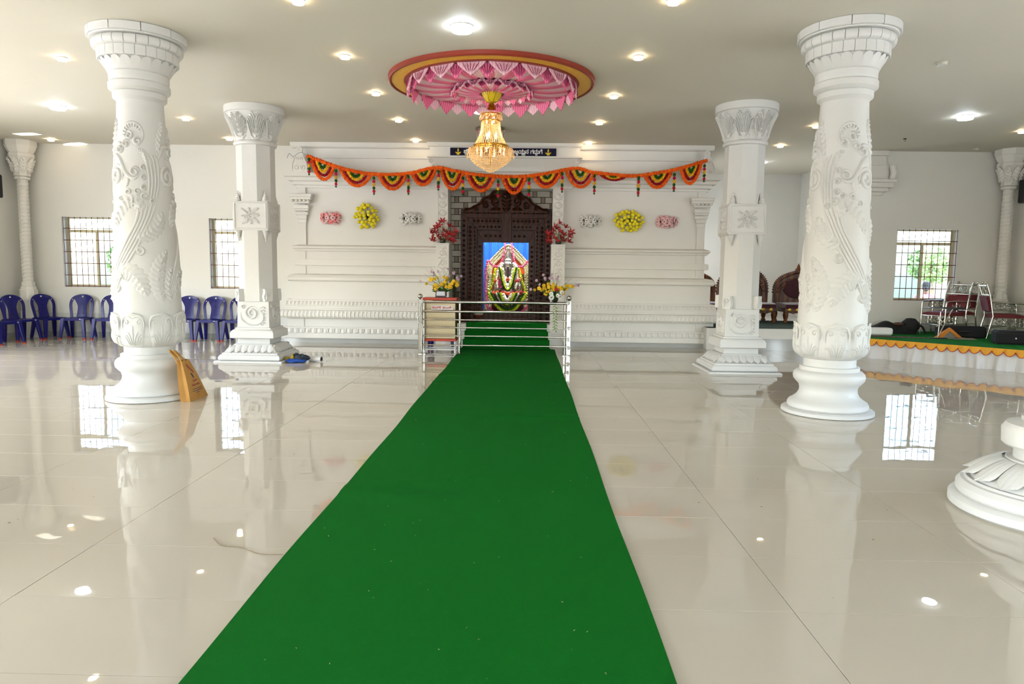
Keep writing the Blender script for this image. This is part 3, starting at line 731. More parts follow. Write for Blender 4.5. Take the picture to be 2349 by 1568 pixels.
# ------------------------------------------------------------------ corner pilasters
def corner_pilaster(label, loc, sg):
    t = thing('corner_pilaster', label, 'pilaster', loc, 0, 'corner pilasters')
    H = ZC
    def L(nm, pr, n=8): return MB().lathe(pr, n, a0=PI/8, a1=2*PI+PI/8).build(nm, M_WHITE, t)
    L('pedestal', [(.17, 0), (.17, .55), (.15, .56), (.15, .60)]); b = L('base_block', [(.17, .78), (.17, 1.0), (.145, 1.02), (.145, 1.06), (.125, 1.07), (.125, 1.16)]); L('base_neck', [(.15, .60), (.15, .78)])
    L('shaft', [(.10, 1.16), (.10, 3.28)])
    me = MB(); 
    for k in range(1): me.grid(lambda u, v: ((.094+.011*math.sin(PI*v))*math.cos(2*PI*u), (.094+.011*math.sin(PI*v))*math.sin(2*PI*u), .07*v+.05*u-.02), 20, 4)
    rm = me.mesh('rope_band', M_WHITE, smooth=60)
    for k in range(26): put('rope_band', rm, t, (0, 0, 1.2+k*.078), (0, 0, -PI/2))
    L('collar', [(.11, 3.26), (.145, 3.27), (.145, 3.31), (.125, 3.32), (.155, 3.335), (.155, 3.38), (.13, 3.39)])
    L('capital_bell', [(.15, 3.38), (.165, 3.5), (.21, 3.66), (.25, 3.72)])
    L('abacus', [(.21, 3.70), (.24, 3.72), (.24, 3.78), (.22, 3.79), (.26, 3.86), (.28, 3.92), (.295, 3.94), (.295, H-.002)])
    lf = MB(); S = lambda u, v, h: ((.15+.09*max(0, (v-3.42)/.29)**1.6+.012+h)*math.cos(u/.18), (.15+.09*max(0, (v-3.42)/.29)**1.6+.012+h)*math.sin(u/.18), v)
    leaf(lf, S, [(0, 3.40), (0, 3.50), (0, 3.60), (0, 3.70)], .07, .03, 5)
    lm = lf.mesh('acanthus_leaf', M_WHITE, smooth=50)
    for k in range(8): put('acanthus_leaf', lm, t, rot=(0, 0, k*PI/4))
corner_pilaster('slim white rope-carved pilaster in the left corner behind the blue chairs', (XL+.31, YB-.31, 0), 1)
corner_pilaster('slim white rope-carved pilaster in the right corner behind the stage', (XR-.31, YB-.31, 0), -1)
# stepped cornice at the corner of the alcove
o = struct(MB().box(7.0, 7.40, YB-.06, YB+.02, 3.45, 3.75).build('trim_2', M_WHITE), 'stepped white cornice end on the wall right of the alcove')
for z0, z1, xr, pr in ((3.95, ZC, 7.38, .10), (3.75, 3.95, 7.33, .05), (3.40, 3.46, 7.50, .22), (3.30, 3.40, 7.46, .18), (3.22, 3.30, 7.38, .12), (3.15, 3.22, 7.30, .07)):
    MB().box(6.95-pr*.5, xr, YB-pr, YB+.03, z0, z1).build('cornice_step', M_WHITE, o, bevel=.006)
MB().tube([(7.44, YB-.13, 3.47), (7.46, YB-.15, 3.6), (7.44, YB-.13, 3.74)], .06, 10).build('cornice_block', M_WHITE, o)
# ------------------------------------------------------------------ green carpets
def carpet_z(x, y):
    z = .008
    for yc, a, s, sk in ((9.35, .012, .03, .06), (9.9, .010, .03, -.04), (7.05, .012, .035, .02), (7.25, .008, .04, .05), (10.9, .010, .03, 0), (5.0, .006, .05, .35), (4.4, .005, .06, -.2), (12.2, .008, .05, 0)):
        d = y-yc-sk*(x+.3); z += 1.5*a*math.exp(-(d/s)**2)*(.5+.5*math.cos(2.3*(x-.4*yc)))
    return z
mb = MB()
def fn(u, v):
    y = -3.0+16.45*v; x0 = -1.237+.004*math.sin(y*3.1)+.006*math.sin(y*1.3); x1 = .572+.005*math.sin(y*2.3+1)
    x = x0+(x1-x0)*u; return ((x, y, carpet_z(x, y)), (0, 0, 1))
mb.sheet(fn, 8, 420, .007)
tag(mb.build('carpet_runner', M_CARPET, smooth=60), 'long green carpet runner down the middle of the floor', 'carpet')
# the narrower stair carpet, folded over the steps
prof = [(13.30, .016), (13.605, .016), (13.61, .155), (13.885, .157), (13.89, .30), (14.145, .302), (14.15, .44), (14.56, .441)]
vs = []; 
for y, z in prof:
    f = (y-13.3)/1.3; x0, x1 = -1.235+.04*f, .50-.10*f
    vs += [(x0, y, z), (x1, y, z), (x1, y-.008, z+.008), (x0, y-.008, z+.008)]
n = len(prof); fs = [(i*4+k, i*4+(k+1) % 4, (i+1)*4+(k+1) % 4, (i+1)*4+k) for i in range(n-1) for k in range(4)]+[(0, 1, 2, 3), tuple((n-1)*4+k for k in (3, 2, 1, 0))]
tag(MB().add(vs, fs).build('stair_carpet', M_CARPET), 'green carpet folded over the steps at the shrine door', 'carpet')
# bits of petals and thread dropped on carpet and floor
mb = MB(); rr = random.Random(3)
for i in range(90):
    y = 2.4+rr.random()**1.5*9; x = rr.uniform(-1.2, .55); z = carpet_z(x, y)+.002; a = rr.uniform(0, 6); l = rr.uniform(.003, .009)
    mb.add([(x-l*math.cos(a), y-l*math.sin(a), z), (x+.3*l*math.sin(a), y-.3*l*math.cos(a), z+.002), (x+l*math.cos(a), y+l*math.sin(a), z), (x-.3*l*math.sin(a), y+.3*l*math.cos(a), z+.003)], [(0, 1, 2, 3)])
o = mb.build('carpet_litter', mat('dry_straw_bits', '#b9b07a', .8)); o['kind'] = 'stuff'; tag(o, 'tiny straw bits scattered on the green carpet', 'litter')
mb = MB()
for i in range(40):
    y = 3+rr.random()*8; x = rr.choice((rr.uniform(-3.6, -1.4), rr.uniform(.7, 3.0))); a = rr.uniform(0, 6); l = rr.uniform(.004, .011)
    mb.add([(x-l*math.cos(a), y-l*math.sin(a), .001), (x+.5*l*math.sin(a), y-.5*l*math.cos(a), .003), (x+l*math.cos(a), y+l*math.sin(a), .001), (x-.5*l*math.sin(a), y+.5*l*math.cos(a), .004)], [(0, 1, 2, 3)])
o = mb.build('floor_petals', mat('dropped_petals', '#a0802c', .8, hex2='#5a4a3a', var=.3, scale=9)); o['kind'] = 'stuff'; tag(o, 'stray petals lying on the polished floor', 'petals')
tag(MB().tube(catmull([(-1.72, 3.72, .004), (-1.63, 3.62, .004), (-1.52, 3.60, .004), (-1.38, 3.52, .004), (-1.25, 3.50, .012)], 8), .0022, 5).build('thread', mat('thread_brown', '#8d7b5e', .9)), 'loose thread on the tiles by the left carpet edge', 'thread')

# ------------------------------------------------------------------ carved wooden door frame
dcx = -.43
t = thing('door_frame', 'dark carved wooden door frame with arched top around the idol', 'door frame', (dcx, 14.66, .43))
def rect_frame(nm, hw0, hw1, top0, top1, y0, y1, m=M_WOOD):
    """U-shaped frame member between inner half-width hw0/top0 and outer hw1/top1; jambs and head are parts"""
    for s in (-1, 1):
        MB().prism([(s*hw0, 0), (s*hw1, 0), (s*hw1, top1), (s*hw0, top0)], y0, y1).build('jamb_'+nm, m, t, bevel=.003)
    MB().prism([(-hw0, top0), (hw0, top0), (hw1, top1), (-hw1, top1)], y0, y1).build('head_'+nm, m, t, bevel=.003)
rect_frame('outer', .80, .935, 2.16, 2.27, -.10, .10)
rect_frame('carved', .69, .80, 2.05, 2.16, -.06, .10)
rect_frame('middle', .60, .69, 1.92, 2.05, -.09, .10)
rect_frame('inner', .475, .60, 1.67, 1.92, -.04, .10)
MB().box(-.60, .60, -.11, .10, 0, .10).build('threshold', M_WOOD, t, bevel=.006)
MB().box(-.475, .475, -.02, .10, .10, .20).build('sill', M_WOOD, t, bevel=.006)
MB().box(-.10, .12, -.125, 0, 1.68, 2.27).build('centre_block', M_WOOD, t, bevel=.008)
def carve(nm, pts, r, y, rotflip=False):
    mb = MB()
    for k, (x, z) in enumerate(pts):
        if k % 2 == 0:
            for q in range(6):
                a = q*PI/3; mb.sphere((x+r*.62*math.cos(a), y, z+r*.62*math.sin(a)), r*.36, 6, 4)
            mb.sphere((x, y-.004, z), r*.36, 8, 5)
        else:
            mb.lathe([(r*1.0, 0), (r*.9, .012), (r*.6, .004), (r*.45, .016), (1e-6, .02)], 10, 0, 0); 
            for i in range(len(mb.v)-50, len(mb.v)):
                a, b, c = mb.v[i]; mb.v[i] = (x+a, y-c, z+b)
    return mb.build(nm, M_WOOD, t, smooth=50)
for s in (-1, 1):
    carve('carved_flowers', [(s*.745, .1+i*.085) for i in range(23)], .036, -.06)
    carve('carved_flowers', [(s*.87, .1+i*.1) for i in range(21)], .03, -.10)
    carve('carved_flowers', [(s*.54, .28+i*.1) for i in range(14)], .03, -.04)
    mb = MB()
    for i in range(24): mb.sphere((s*.645, -.09, .12+i*.08), .02, 8, 5, 1.6)
    mb.build('bead_row', M_WOOD, t, smooth=50)
carve('carved_flowers', [(-.66+i*.082, 2.105) for i in range(17)], .034, -.06)
carve('carved_flowers', [(-.54+i*.08, 1.985) for i in range(14)], .026, -.09)
carve('carved_flowers', [(-.42+i*.1, 1.80) for i in range(9)], .032, -.04)
# arched pediment
R_ = [(.935, 2.27), (.935, 2.34), (.86, 2.33), (.76, 2.36), (.68, 2.42), (.60, 2.45), (.55, 2.50), (.50, 2.58), (.42, 2.61), (.36, 2.63), (.30, 2.71), (.22, 2.76), (.12, 2.80), (0, 2.82)]
out = R_+[(-x, z) for x, z in reversed(R_[:-1])]
ped = MB().prism(out, -.08, .08).build('pediment', M_WOOD, t, bevel=.006)
mb = MB(); S = lambda u, v, h: (u, -.08-h, v)
inn = [(x*.9, 2.30+(z-2.27)*.84) for x, z in out]
ridge(mb, S, inn, .018, .025, False); ridge(mb, S, [(x*.93, 2.27+(z-2.27)*.93) for x, z in out], .012, .02, False)
leaf(mb, S, [(0, 2.30), (0, 2.45), (0, 2.60), (0, 2.72)], .11, .05, 6)
for s in (-1, 1):
    ridge(mb, S, spiral(s*.22, 2.50, .10, 1.8, PI if s > 0 else 0, s, 34), .02, .03); ridge(mb, S, spiral(s*.42, 2.43, .08, 1.7, 0, -s, 30), .018, .03); ridge(mb, S, spiral(s*.62, 2.36, .05, 1.5, 0, s), .014, .025)
    leaf(mb, S, [(s*.12, 2.34), (s*.22, 2.36), (s*.34, 2.33)], .04, .03, 6); leaf(mb, S, [(s*.20, 2.62), (s*.28, 2.60), (s*.36, 2.54)], .035, .03, 6)
mb.build('scroll_relief', M_WOOD, ped, smooth=50)
mb = MB()
for i in range(26): mb.lathe([(.026, 0), (.02, .02), (1e-6, .03)], 8, -.85+i*.068, -.10, 0)
for i in range(len(mb.v)): x, y, z = mb.v[i]; mb.v[i] = (x, y, z+2.25)
mb.build('dentil_row', M_WOOD, t, smooth=50)

# ------------------------------------------------------------------ idol, arch, curtain inside the sanctum
lamp('sanctum_lamp', 'AREA', (-.43, 15.05, 2.95), 110, (1, .97, .92), (math.radians(28), 0, 0), 1.1, .25)
M_BLUEC = mat('blue_satin', '#1467e0', .35, var=.15, scale=3, sheen=.3)
M_SILV = mat('silver_idol', '#e8e8e0', .22, 1.0, var=.05, bump=.3, bscale=40)
M_SILG = mat('silver_gilt', '#e9e2bf', .30, .75, var=.25, scale=22, hex2='#8f8549', bump=.6, bscale=50)
M_ORC = mat('orange_cloth', '#ee5a12', .6, var=.2, wave=(9, 1, 'X'), hex2='#b93f08'); M_MAR = mat('maroon_silk', '#5a1226', .5, var=.15)
mb = MB(); mb.sheet(lambda u, v: ((-1.45+2.1*u, 16.24+.035*math.sin(u*75)+.015*math.sin(u*31+2), .44+2.6*v), (0, -1, 0)), 220, 4, .006)
tag(mb.build('curtain', M_BLUEC, smooth=70), 'bright blue pleated satin curtain behind the idol', 'curtain')
mb = MB().box(-1.02, .22, 15.15, 15.95, .44, .63)
o = tag(mb.build('altar_table', M_MAR, bevel=.01), 'maroon draped altar table under the idol', 'table')
ic = Vector((-.40, 15.45, .63))
t = thing('prabhavali_arch', 'silver arch with embossed scrolls framing the idol', 'arch', (ic.x, ic.y+.14, .63))
def archpt(a, r):   # pointed horseshoe, a from 0 (right foot) to pi
    k = 1+.30*max(0, math.sin(a))**10
    return (r*math.cos(a), .80+r*k*math.sin(a))
mb = MB()
ou = [(.52, 0), (.52, .80)]+[archpt(a, .52) for a in [PI*i/40 for i in range(1, 40)]]+[(-.52, .80), (-.52, 0)]
ii = [(-.36, 0), (-.36, .80)]+[archpt(PI-a, .37) for a in [PI*i/40 for i in range(1, 40)]]+[(.36, .80), (.36, 0)]
mb.prism(ou+ii, -.03, .03); mb.build('arch_band', M_SILG, t)
mb = MB()
for i in range(46):
    a = PI*(i+.5)/46
    for r, q in ((.50, .026), (.445, .020), (.395, .016)):
        x, z = archpt(a, r); mb.sphere((x, -.035, z), q, 6, 4)
for s in (-1, 1):
    for i in range(15):
        for x, q in ((.50, .024), (.44, .028), (.38, .018)): mb.sphere((s*x, -.035, .03+i*.055), q, 6, 4)
mb.build('embossed_beads', M_SILG, t, smooth=60)
pn = [(-.36, .25), (-.36, .80)]+[archpt(PI-a, .37) for a in [PI*i/30 for i in range(1, 30)]]+[(.36, .80), (.36, .25)]
MB().prism(pn, .0, .02).build('orange_cloth', M_ORC, t)
for s in (-1, 1): MB().lathe([(.05, 0), (.05, .06), (.03, .08), (.03, .66), (.05, .70), (.05, .74)], 14).build('arch_pillar', M_SILG, t, (s*.30, -.05, .08), smooth=40)
t = thing('idol', 'garlanded silver deity idol with tall crown on the altar', 'idol', tuple(ic))
body = MB()
body.lathe([(.33, 0), (.345, .10), (.33, .24), (.27, .36), (.20, .46), (.205, .56), (.235, .66), (.20, .73), (.085, .77), (.075, .81), (.11, .85), (.135, .92), (.13, .99), (.10, 1.05), (.04, 1.08), (1e-6, 1.085)], 28, sy=.55)
body.build('body', M_SILV, t, smooth=70)
MB().lathe([(.345, .0), (.36, .10), (.345, .25), (.28, .37), (.21, .465), (.195, .465)], 28, sy=.6).build('robe', M_MAR, t, smooth=70)
MB().lathe([(.135, 1.0), (.15, 1.02), (.14, 1.05), (.11, 1.08), (.12, 1.12), (.09, 1.16), (.085, 1.22), (.05, 1.27), (.045, 1.31), (.02, 1.35), (.022, 1.37), (1e-6, 1.41)], 24, sy=.8).build('crown', M_SILV, t, smooth=40)
MB().box(-.03, .03, -.155, -.07, .62, .98).build('face_strip', mat('dark_face_cloth', '#3a0f16', .6), t, bevel=.01)
for s in (-1, 1):
    MB().sphere((s*.055, -.07, .95), .018, 8, 6).build('eye', mat('idol_eye', '#f2efe6', .4), t, smooth=60)
    MB().tube([(s*.2, -.02, .66), (s*.27, -.08, .55), (s*.22, -.2, .45), (s*.12, -.25, .50)], [.055, .045, .04, .03], 10).build('arm', M_SILV, t, smooth=60)
    MB().lathe([(.07, 0), (.075, .02), (.05, .03), (.02, .032)], 12).build('ear_disc', M_SILV, t, (s*.16, -.06, .92), (PI/2, 0, 0), smooth=40)
def garland(pts, r, m, parent, nm='garland', step=.02, seed=1):
    """string of ruffled blossoms along a path"""
    P = [Vector(p) for p in pts]; L = [0]
    for a, b in zip(P[:-1], P[1:]): L.append(L[-1]+(b-a).length)
    n = max(2, int(L[-1]/step)); q = []; rr = []; rg = random.Random(seed); j = 0
    for i in range(2*n+1):
        d = L[-1]*i/(2*n)
        while j < len(L)-2 and L[j+1] < d: j += 1
        f = (d-L[j])/max(1e-9, L[j+1]-L[j]); q.append(P[j]*(1-f)+P[j+1]*f); rr.append(r*(1.0 if i % 2 == 0 else .70)*rg.uniform(.86, 1.14))
    rr[0] *= .5; rr[-1] *= .5
    mb = MB(); mb.tube(q, rr, 9)
    for i in range(len(mb.v)):
        x, y, z = mb.v[i]; k = r*.16; mb.v[i] = (x+rg.uniform(-k, k), y+rg.uniform(-k, k), z+rg.uniform(-k, k))
    return mb.build(nm, m, parent)
def U(x0, x1, z, zb, y, n=16, y2=None):
    return [(x0+(x1-x0)*i/n, y-.05*math.sin(PI*i/n), z-(z-zb)*(1-(2*i/n-1)**2)) for i in range(n+1)]
M_LIME = marigold('lime_garland', '#c9d63a', '#9db022'); M_PINKG = marigold('pink_garland', '#d9688e', '#b8446e'); M_WHT = marigold('white_jasmine', '#eceadf', '#cfcdb9')
for k, (pts, r, m) in enumerate((
    (U(-.42, .42, .42, -.0, -.30), .035, M_LIME), (U(-.36, .36, .42, .06, -.30), .03, M_GR), (U(-.30, .30, .42, .10, -.28), .035, M_MAR), (U(-.25, .25, .42, .13, -.30), .026, M_WHT),
    (U(-.20, .20, .42, .14, -.32), .035, M_GR), (U(-.15, .15, .42, .17, -.34), .032, M_LIME), (U(-.09, .09, .40, .26, -.34), .04, M_WHT),
    (U(-.15, .15, .95, .48, -.22), .022, M_LIME), (U(-.11, .11, .95, .56, -.2), .026, M_WHT), (U(-.19, .19, .97, .45, -.2), .022, M_GR),
    ([(-.27, -.15, .95), (-.30, -.2, .75), (-.33, -.22, .62), (-.40, -.25, .44)], .03, M_LIME), ([(.24, -.15, .95), (.29, -.2, .75), (.33, -.22, .62), (.40, -.25, .44)], .03, M_LIME),
    ([(-.22, -.15, .9), (-.25, -.2, .7), (-.22, -.25, .5)], .026, M_WHT), ([(.20, -.15, .9), (.22, -.2, .7), (.17, -.25, .5)], .026, M_WHT),
    ([(-.16, -.18, .72), (-.18, -.2, .6), (-.13, -.24, .46)], .03, mat('magenta_cloth', '#c41e6e', .6)))):
    garland(pts, r, m, t, 'garland', .028, k)
t2 = thing('pink_garland', 'pink flower garland looped over the silver arch', 'garland', (ic.x, ic.y+.02, .63))
for s in (-1, 1):
    garland([(s*.07, 0, 1.52), (s*.09, -.02, 1.30), (s*.14, -.03, 1.08), (s*.22, -.03, .98), (s*.32, -.03, .98), (s*.40, -.02, 1.06), (s*.45, -.02, 1.12)], .024, M_PINKG, t2, 'loop', .022, 3)
    garland([(s*.45, -.02, 1.12), (s*.49, -.02, .9), (s*.49, -.06, .5), (s*.47, -.12, .3), (s*.44, -.25, .10), (s*.30, -.30, .0)], .026, M_PINKG, t2, 'strand', .022, 5)
for s in (-1, 1):
    garland([(s*.11, -.10, 1.06), (s*.17, -.12, .98), (s*.185, -.14, .86), (s*.15, -.17, .74), (s*.10, -.2, .66)], .045, M_WHT, t, 'garland', .03, 40+s)
def gerbera(r, petals, m, mc, n=14, cup=.25):
    mb = MB()
    for k in range(n):
        a = 2*PI*k/n; 
        def fn(u, v, a=a):
            s = 2*u-1; d = r*(.18+.82*v); w_ = r*.26*math.sin(PI*min(1, v*.8+.2))*s; x, z = d*math.cos(a)-w_*math.sin(a), d*math.sin(a)+w_*math.cos(a)
            return (x, -r*cup*(1-v*v)-r*.10*(1-s*s), z)
        mb.grid(fn, 2, 3)
    return mb.mesh('petals', m, smooth=60), MB().sphere((0, -r*cup-.0*r, 0), r*.22, 8, 5).mesh('flower_centre', mc, smooth=60)
M_DK = mat('dark_flower_centre', '#2a1720', .8); M_PINKF = mat('pink_petals', '#f0a1a1', .7, var=.12, scale=12, hex2='#ef6f73'); M_WHF = mat('white_petals', '#eceae2', .7, var=.05)
M_PALEP = mat('pale_pink_petals', '#f0bcbb', .7, var=.1, scale=12); M_REDF = mat('red_petals', '#bb1722', .6, var=.2, scale=14); M_ORF = mat('orange_petals', '#ee5a24', .6, var=.1)
GB = {}
def flower(parent, loc, r, key, rot=(0, 0, 0), name='flower'):
    pm, cm = GB[key]; s = r/.05
    p = put(name, pm, parent, loc, rot, (s, s, s)); put('flower_centre', cm, p); return p
GB['pink'] = gerbera(.05, 14, M_PINKF, M_DK); GB['white'] = gerbera(.05, 14, M_WHF, M_DK); GB['pale'] = gerbera(.05, 14, M_PALEP, M_DK); GB['red'] = gerbera(.05, 14, M_REDF, M_DK); GB['orange'] = gerbera(.05, 12, M_ORF, M_DK)
for x, z, k in ((-.30, .40, 'orange'), (-.22, .41, 'orange'), (-.13, .41, 'red'), (-.05, .40, 'orange'), (.03, .39, 'orange'), (.11, .39, 'orange'), (.20, .40, 'orange'), (.28, .42, 'red'), (.37, .40, 'orange'), (-.27, .66, 'orange'), (.20, .66, 'red'), (.25, .70, 'pink'), (0, .70, 'orange')):
    flower(t, (x, -.30 if z < .5 else -.22, z), .048, k)
# brass plate and flowers at the foot, water pot, oil lamp
t = thing('offering_plate', 'brass plate with yellow garland at the foot of the idol', 'plate', (-.45, 15.0, .44)); M_BRASS = mat('brass', '#b98d35', .25, 1.0, var=.1)
MB().lathe([(.02, .0), (.20, .005), (.25, .03), (.255, .03), (.20, .0)], 28).build('plate', M_BRASS, t, smooth=40)
garland([(.21*math.cos(a), .18*math.sin(a), .05+.03*math.sin(a*3)) for a in [PI+PI*i/14 for i in range(15)]], .03, M_LIME, t)
t = thing('water_pot', 'small brown and white pot beside the shrine threshold', 'pot', (-.98, 14.52, .5295)); 
MB().lathe([(.05, 0), (.085, .03), (.095, .07)], 20).build('pot_foot', mat('red_brown_clay', '#6a2b1a', .5), t, smooth=40); MB().lathe([(.095, .07), (.095, .13), (.085, .16)], 20).build('pot_body', mat('speckled_white', '#b9b0a2', .5, var=.4, scale=60), t, smooth=40); MB().lathe([(.087, .155), (.092, .165), (.08, .17)], 20).build('rim', M_BRASS, t, smooth=40)
t = thing('oil_lamp', 'tall dark brass oil lamp left of the wooden door frame', 'oil lamp', (-1.47, 14.42, .43)); M_DBR = mat('dark_brass', '#3a3322', .35, .9, var=.15)
MB().lathe([(.10, 0), (.10, .02), (.06, .05), (.025, .08), (.022, .2)], 20).build('base', M_DBR, t, smooth=40)
MB().lathe([(.02, .18), (.035, .25), (.02, .30), (.032, .40), (.018, .46), (.03, .56), (.018, .62), (.03, .72), (.02, .78)], 16).build('stem', M_DBR, t, smooth=40)
MB().lathe([(.02, .76), (.085, .79), (.09, .815), (.03, .805)], 20).build('lamp_bowl', M_DBR, t, smooth=40); MB().lathe([(.02, .80), (.03, .86), (.012, .90), (.02, .95), (1e-6, 1.03)], 14).build('finial', M_DBR, t, smooth=40)

# ------------------------------------------------------------------ signboard and lettering
def glyphs(items, size, m, parent, name, y=-.004, thick=.012):
    """items: (text, x, z, scale) drawn as flat letters facing -y"""
    dg = None; mb = MB()
    for s_, x, z, k in items:
        c = bpy.data.curves.new('letter', 'FONT'); c.body = s_; c.size = size*k; c.fill_mode = 'FRONT'; c.bevel_depth = thick*size; c.bevel_resolution = 0; c.resolution_u = 4
        ob = bpy.data.objects.new('letter', c); COL.objects.link(ob); bpy.context.view_layer.update()
        me = bpy.data.meshes.new_from_object(ob.evaluated_get(bpy.context.evaluated_depsgraph_get()))
        mb.add([(x+v.co.x, y-v.co.z*.25, z+v.co.y) for v in me.vertices], [tuple(p.vertices) for p in me.polygons])
        bpy.data.objects.remove(ob); bpy.data.meshes.remove(me)
    me = bpy.data.meshes.new(name); me.from_pydata(mb.v, [], mb.f); me.materials.append(m)
    return put(name, me, parent)
def adv(s_, size):
    c = bpy.data.curves.new('letter', 'FONT'); c.body = s_; c.size = size; ob = bpy.data.objects.new('letter', c); COL.objects.link(ob); bpy.context.view_layer.update(); w_ = ob.dimensions.x; bpy.data.objects.remove(ob); return w_
t = thing('signboard', 'navy signboard with white lettering and two yellow lamps over the shrine door', 'sign', (-.495, 14.24, 3.875), -.003)
MB().box(-1.06, 1.06, -.012, .012, -.074, .074).build('board', M_NAVY, t, bevel=.003)
M_SD = mat('black_flame_core', '#151010', .6)
for x in (-.90, .90):
    MB().prism([(-.060, -.004), (-.03, -.014), (0, -.017), (.03, -.014), (.060, -.004), (.047, -.032), (.022, -.046), (.03, -.064), (-.03, -.064), (-.022, -.046), (-.047, -.032)], -.016, -.011).build('lamp_emblem', M_YEL, t, (x, 0, 0))
    fo = MB().prism([(0, .068), (.012, .04), (.017, .018), (.011, -.008), (-.011, -.008), (-.017, .018), (-.012, .04)], -.016, -.011).build('flame_emblem', M_YEL, t, (x, 0, 0)); MB().prism([(0, .03), (.005, .008), (0, -.008), (-.005, .008)], -.018, -.015).build('flame_core', M_SD, fo)
sz = .108; it = []; x = -.79
def kan(base, sub=None, dx=.55):
    global x
    it.append((base, x, -.030, 1)); w_ = adv(base, sz)
    if sub: it.append((sub, x+w_*dx, -.066, .55))
    x += w_+.007
kan('ಶಿ', 'ರ', .25); it.append(('ೕ', x-.002, -.03, 1)); x += .05; x += .03
for ch in ('ಸ', 'ದ್ಗು', 'ರು'): kan(ch[0] if ch != 'ರು' else 'ರು')
x = -.10; kan('ವ'); kan('ರ'); kan('ನ'); x = .135
kan('ಅ'); kan('ಜ', 'ಜ', .45); kan('ಯ', 'ಯ', .5); kan('ನ'); x += .035; kan('ಗ'); kan('ದು', 'ದ', .35); kan('ಗೆ')
k_ = (.785-.135)/(x-.135); it = [(a, .135+(b-.135)*k_, c, d*(k_ if k_ < 1 else 1)) if b > .1 else (a, b, c, d) for a, b, c, d in it]
glyphs(it, sz, M_SIGNW, t, 'lettering', -.014, .03)
# ------------------------------------------------------------------ ceiling lotus
t = thing('lotus_medallion', 'pink lotus medallion with gold rim on the ceiling', 'ceiling medallion', (-.50, 9.73, ZC))
M_LP = mat('lotus_pink', '#d9487f', .55, var=.2, scale=5, hex2='#e884a6', wave=(9, 1.5, 'Y')); M_LW = mat('lotus_pale', '#efd0d8', .55, var=.1, scale=6, hex2='#e9a9bd', wave=(8, 1.5, 'Y')); M_VEIN = mat('lotus_vein', '#8f1f4c', .6); M_RIM = mat('terracotta_rim', '#8a2a12', .5)
M_GOLDM = mat('gold_mosaic', '#f7cd2a', .4, 0, var=.3, scale=38, hex2='#d07d12', bump=.8, bscale=60)
M_LBACK = mat('lotus_ground', '#e0698f', .6, var=.2, scale=3)
MB().lathe([(1.34, -.001), (1.385, -.001), (1.385, -.045), (1.37, -.06), (1.35, -.06), (1.34, -.045)], 96).build('outer_rim', M_RIM, t, smooth=40)
MB().lathe([(1.165, -.001), (1.165, -.04), (1.18, -.05), (1.33, -.05), (1.34, -.045), (1.34, -.001)], 96).build('gold_band', M_GOLDM, t, smooth=30)
MB().lathe([(1.135, -.001), (1.165, -.001), (1.165, -.06), (1.135, -.06)], 96).build('inner_rim', M_RIM, t, smooth=30)
MB().lathe([(1e-6, -.02), (.55, -.02), (1.13, -.015), (1.13, -.001)], 72).build('ground_disc', M_LBACK, t, smooth=40)
def lpetal(r0, r1, w0, w1, drop, tip, m, nm, sag, curl):
    mb = MB()
    def fn(u, v):
        s = 2*u-1
        if v < .72:
            f = v/.72; r = r0+(r1-r0)*f; z = -.035-sag*math.sin(f*PI)-drop*(1-f); wd = w0+(w1-w0)*math.sin(f*PI*.5)
        else:
            f = (v-.72)/.28; r = r1+curl*math.sin(f*PI*.5)*.35; z = -.035-tip*f; wd = w1*(1-f)**.95*(1+.25*math.sin(PI*f))+.002
        z -= .022*(1-s*s)*(1-.3*math.cos(s*9))*(1 if v < .72 else (1-f))
        return ((r, wd*s, z), (0, 0, 1) if v < .72 else (1, 0, .2))
    mb.sheet(fn, 8, 25, .012)
    me = mb.mesh(nm, m, smooth=60); vb = MB()
    for s in (-.55, -.25, 0, .25, .55):
        pts = []
        for i in range(9):
            v = .1+.78*i/8; sv = s*(1 if v < .72 else 1)
            p, _ = fn(.5+.5*sv*.8, v); pts.append((p[0], p[1], p[2]-.004))
        vb.tube(pts, [.001]+[.0045]*7+[.001], 4)
        if abs(s) < .6:
            pts = []
            for i in range(6):
                v = .74+.2*i/5; f = (v-.72)/.28; p, _ = fn(.5+.5*s, v); pts.append((p[0]+.013, p[1], p[2]))
            vb.tube(pts, [.001]+[.0045]*4+[.001], 4)
    return me, vb.mesh('petal_veins', M_VEIN)
for r0, r1, n, w1, drop, tip, sag in ((.50, 1.12, 18, .185, .03, .185, .03), (.17, .53, 16, .10, .03, .10, .02)):
    A = lpetal(r0, r1, .04, w1, drop, tip, M_LW, 'petal', sag, .08); Bp = lpetal(r0, r1-.035, .04, w1*.80, drop+.012, tip*1.15, M_LP, 'petal', sag, .10)
    for k in range(n):
        for (me, ve), off in ((A, 0), (Bp, .5)):
            p = put('petal', me, t, (0, 0, -.06 if r0 < .3 else 0), (0, 0, 2*PI*(k+off)/n)); put('petal_veins', ve, p)
MB().lathe([(.49, -.055), (.52, -.07), (.55, -.05), (.55, -.02)], 64).build('inner_ring', M_LP, t, smooth=50)
MB().lathe([(.135, -.05), (.14, -.08), (.12, -.09)], 32).build('bud_collar', M_LBACK, t, smooth=50)
M_BUD = mat('yellow_bud', '#e2c312', .45, var=.15, scale=8); bud = MB()
bud.lathe([(.14, -.07), (.145, -.12), (.12, -.19), (.07, -.25), (.04, -.27)], 32); b = bud.build('bud', M_BUD, t, smooth=60)
bp = MB(); bp.sheet(lambda u, v: ((.150-.09*v**1.8+.008, .05*(2*u-1)*math.sin(PI*min(1, v*.75+.2))**.7, -.07-.20*v), (1, 0, -.3)), 4, 8, .012); bpm = bp.mesh('bud_petal', M_BUD, smooth=60)
bv = MB()
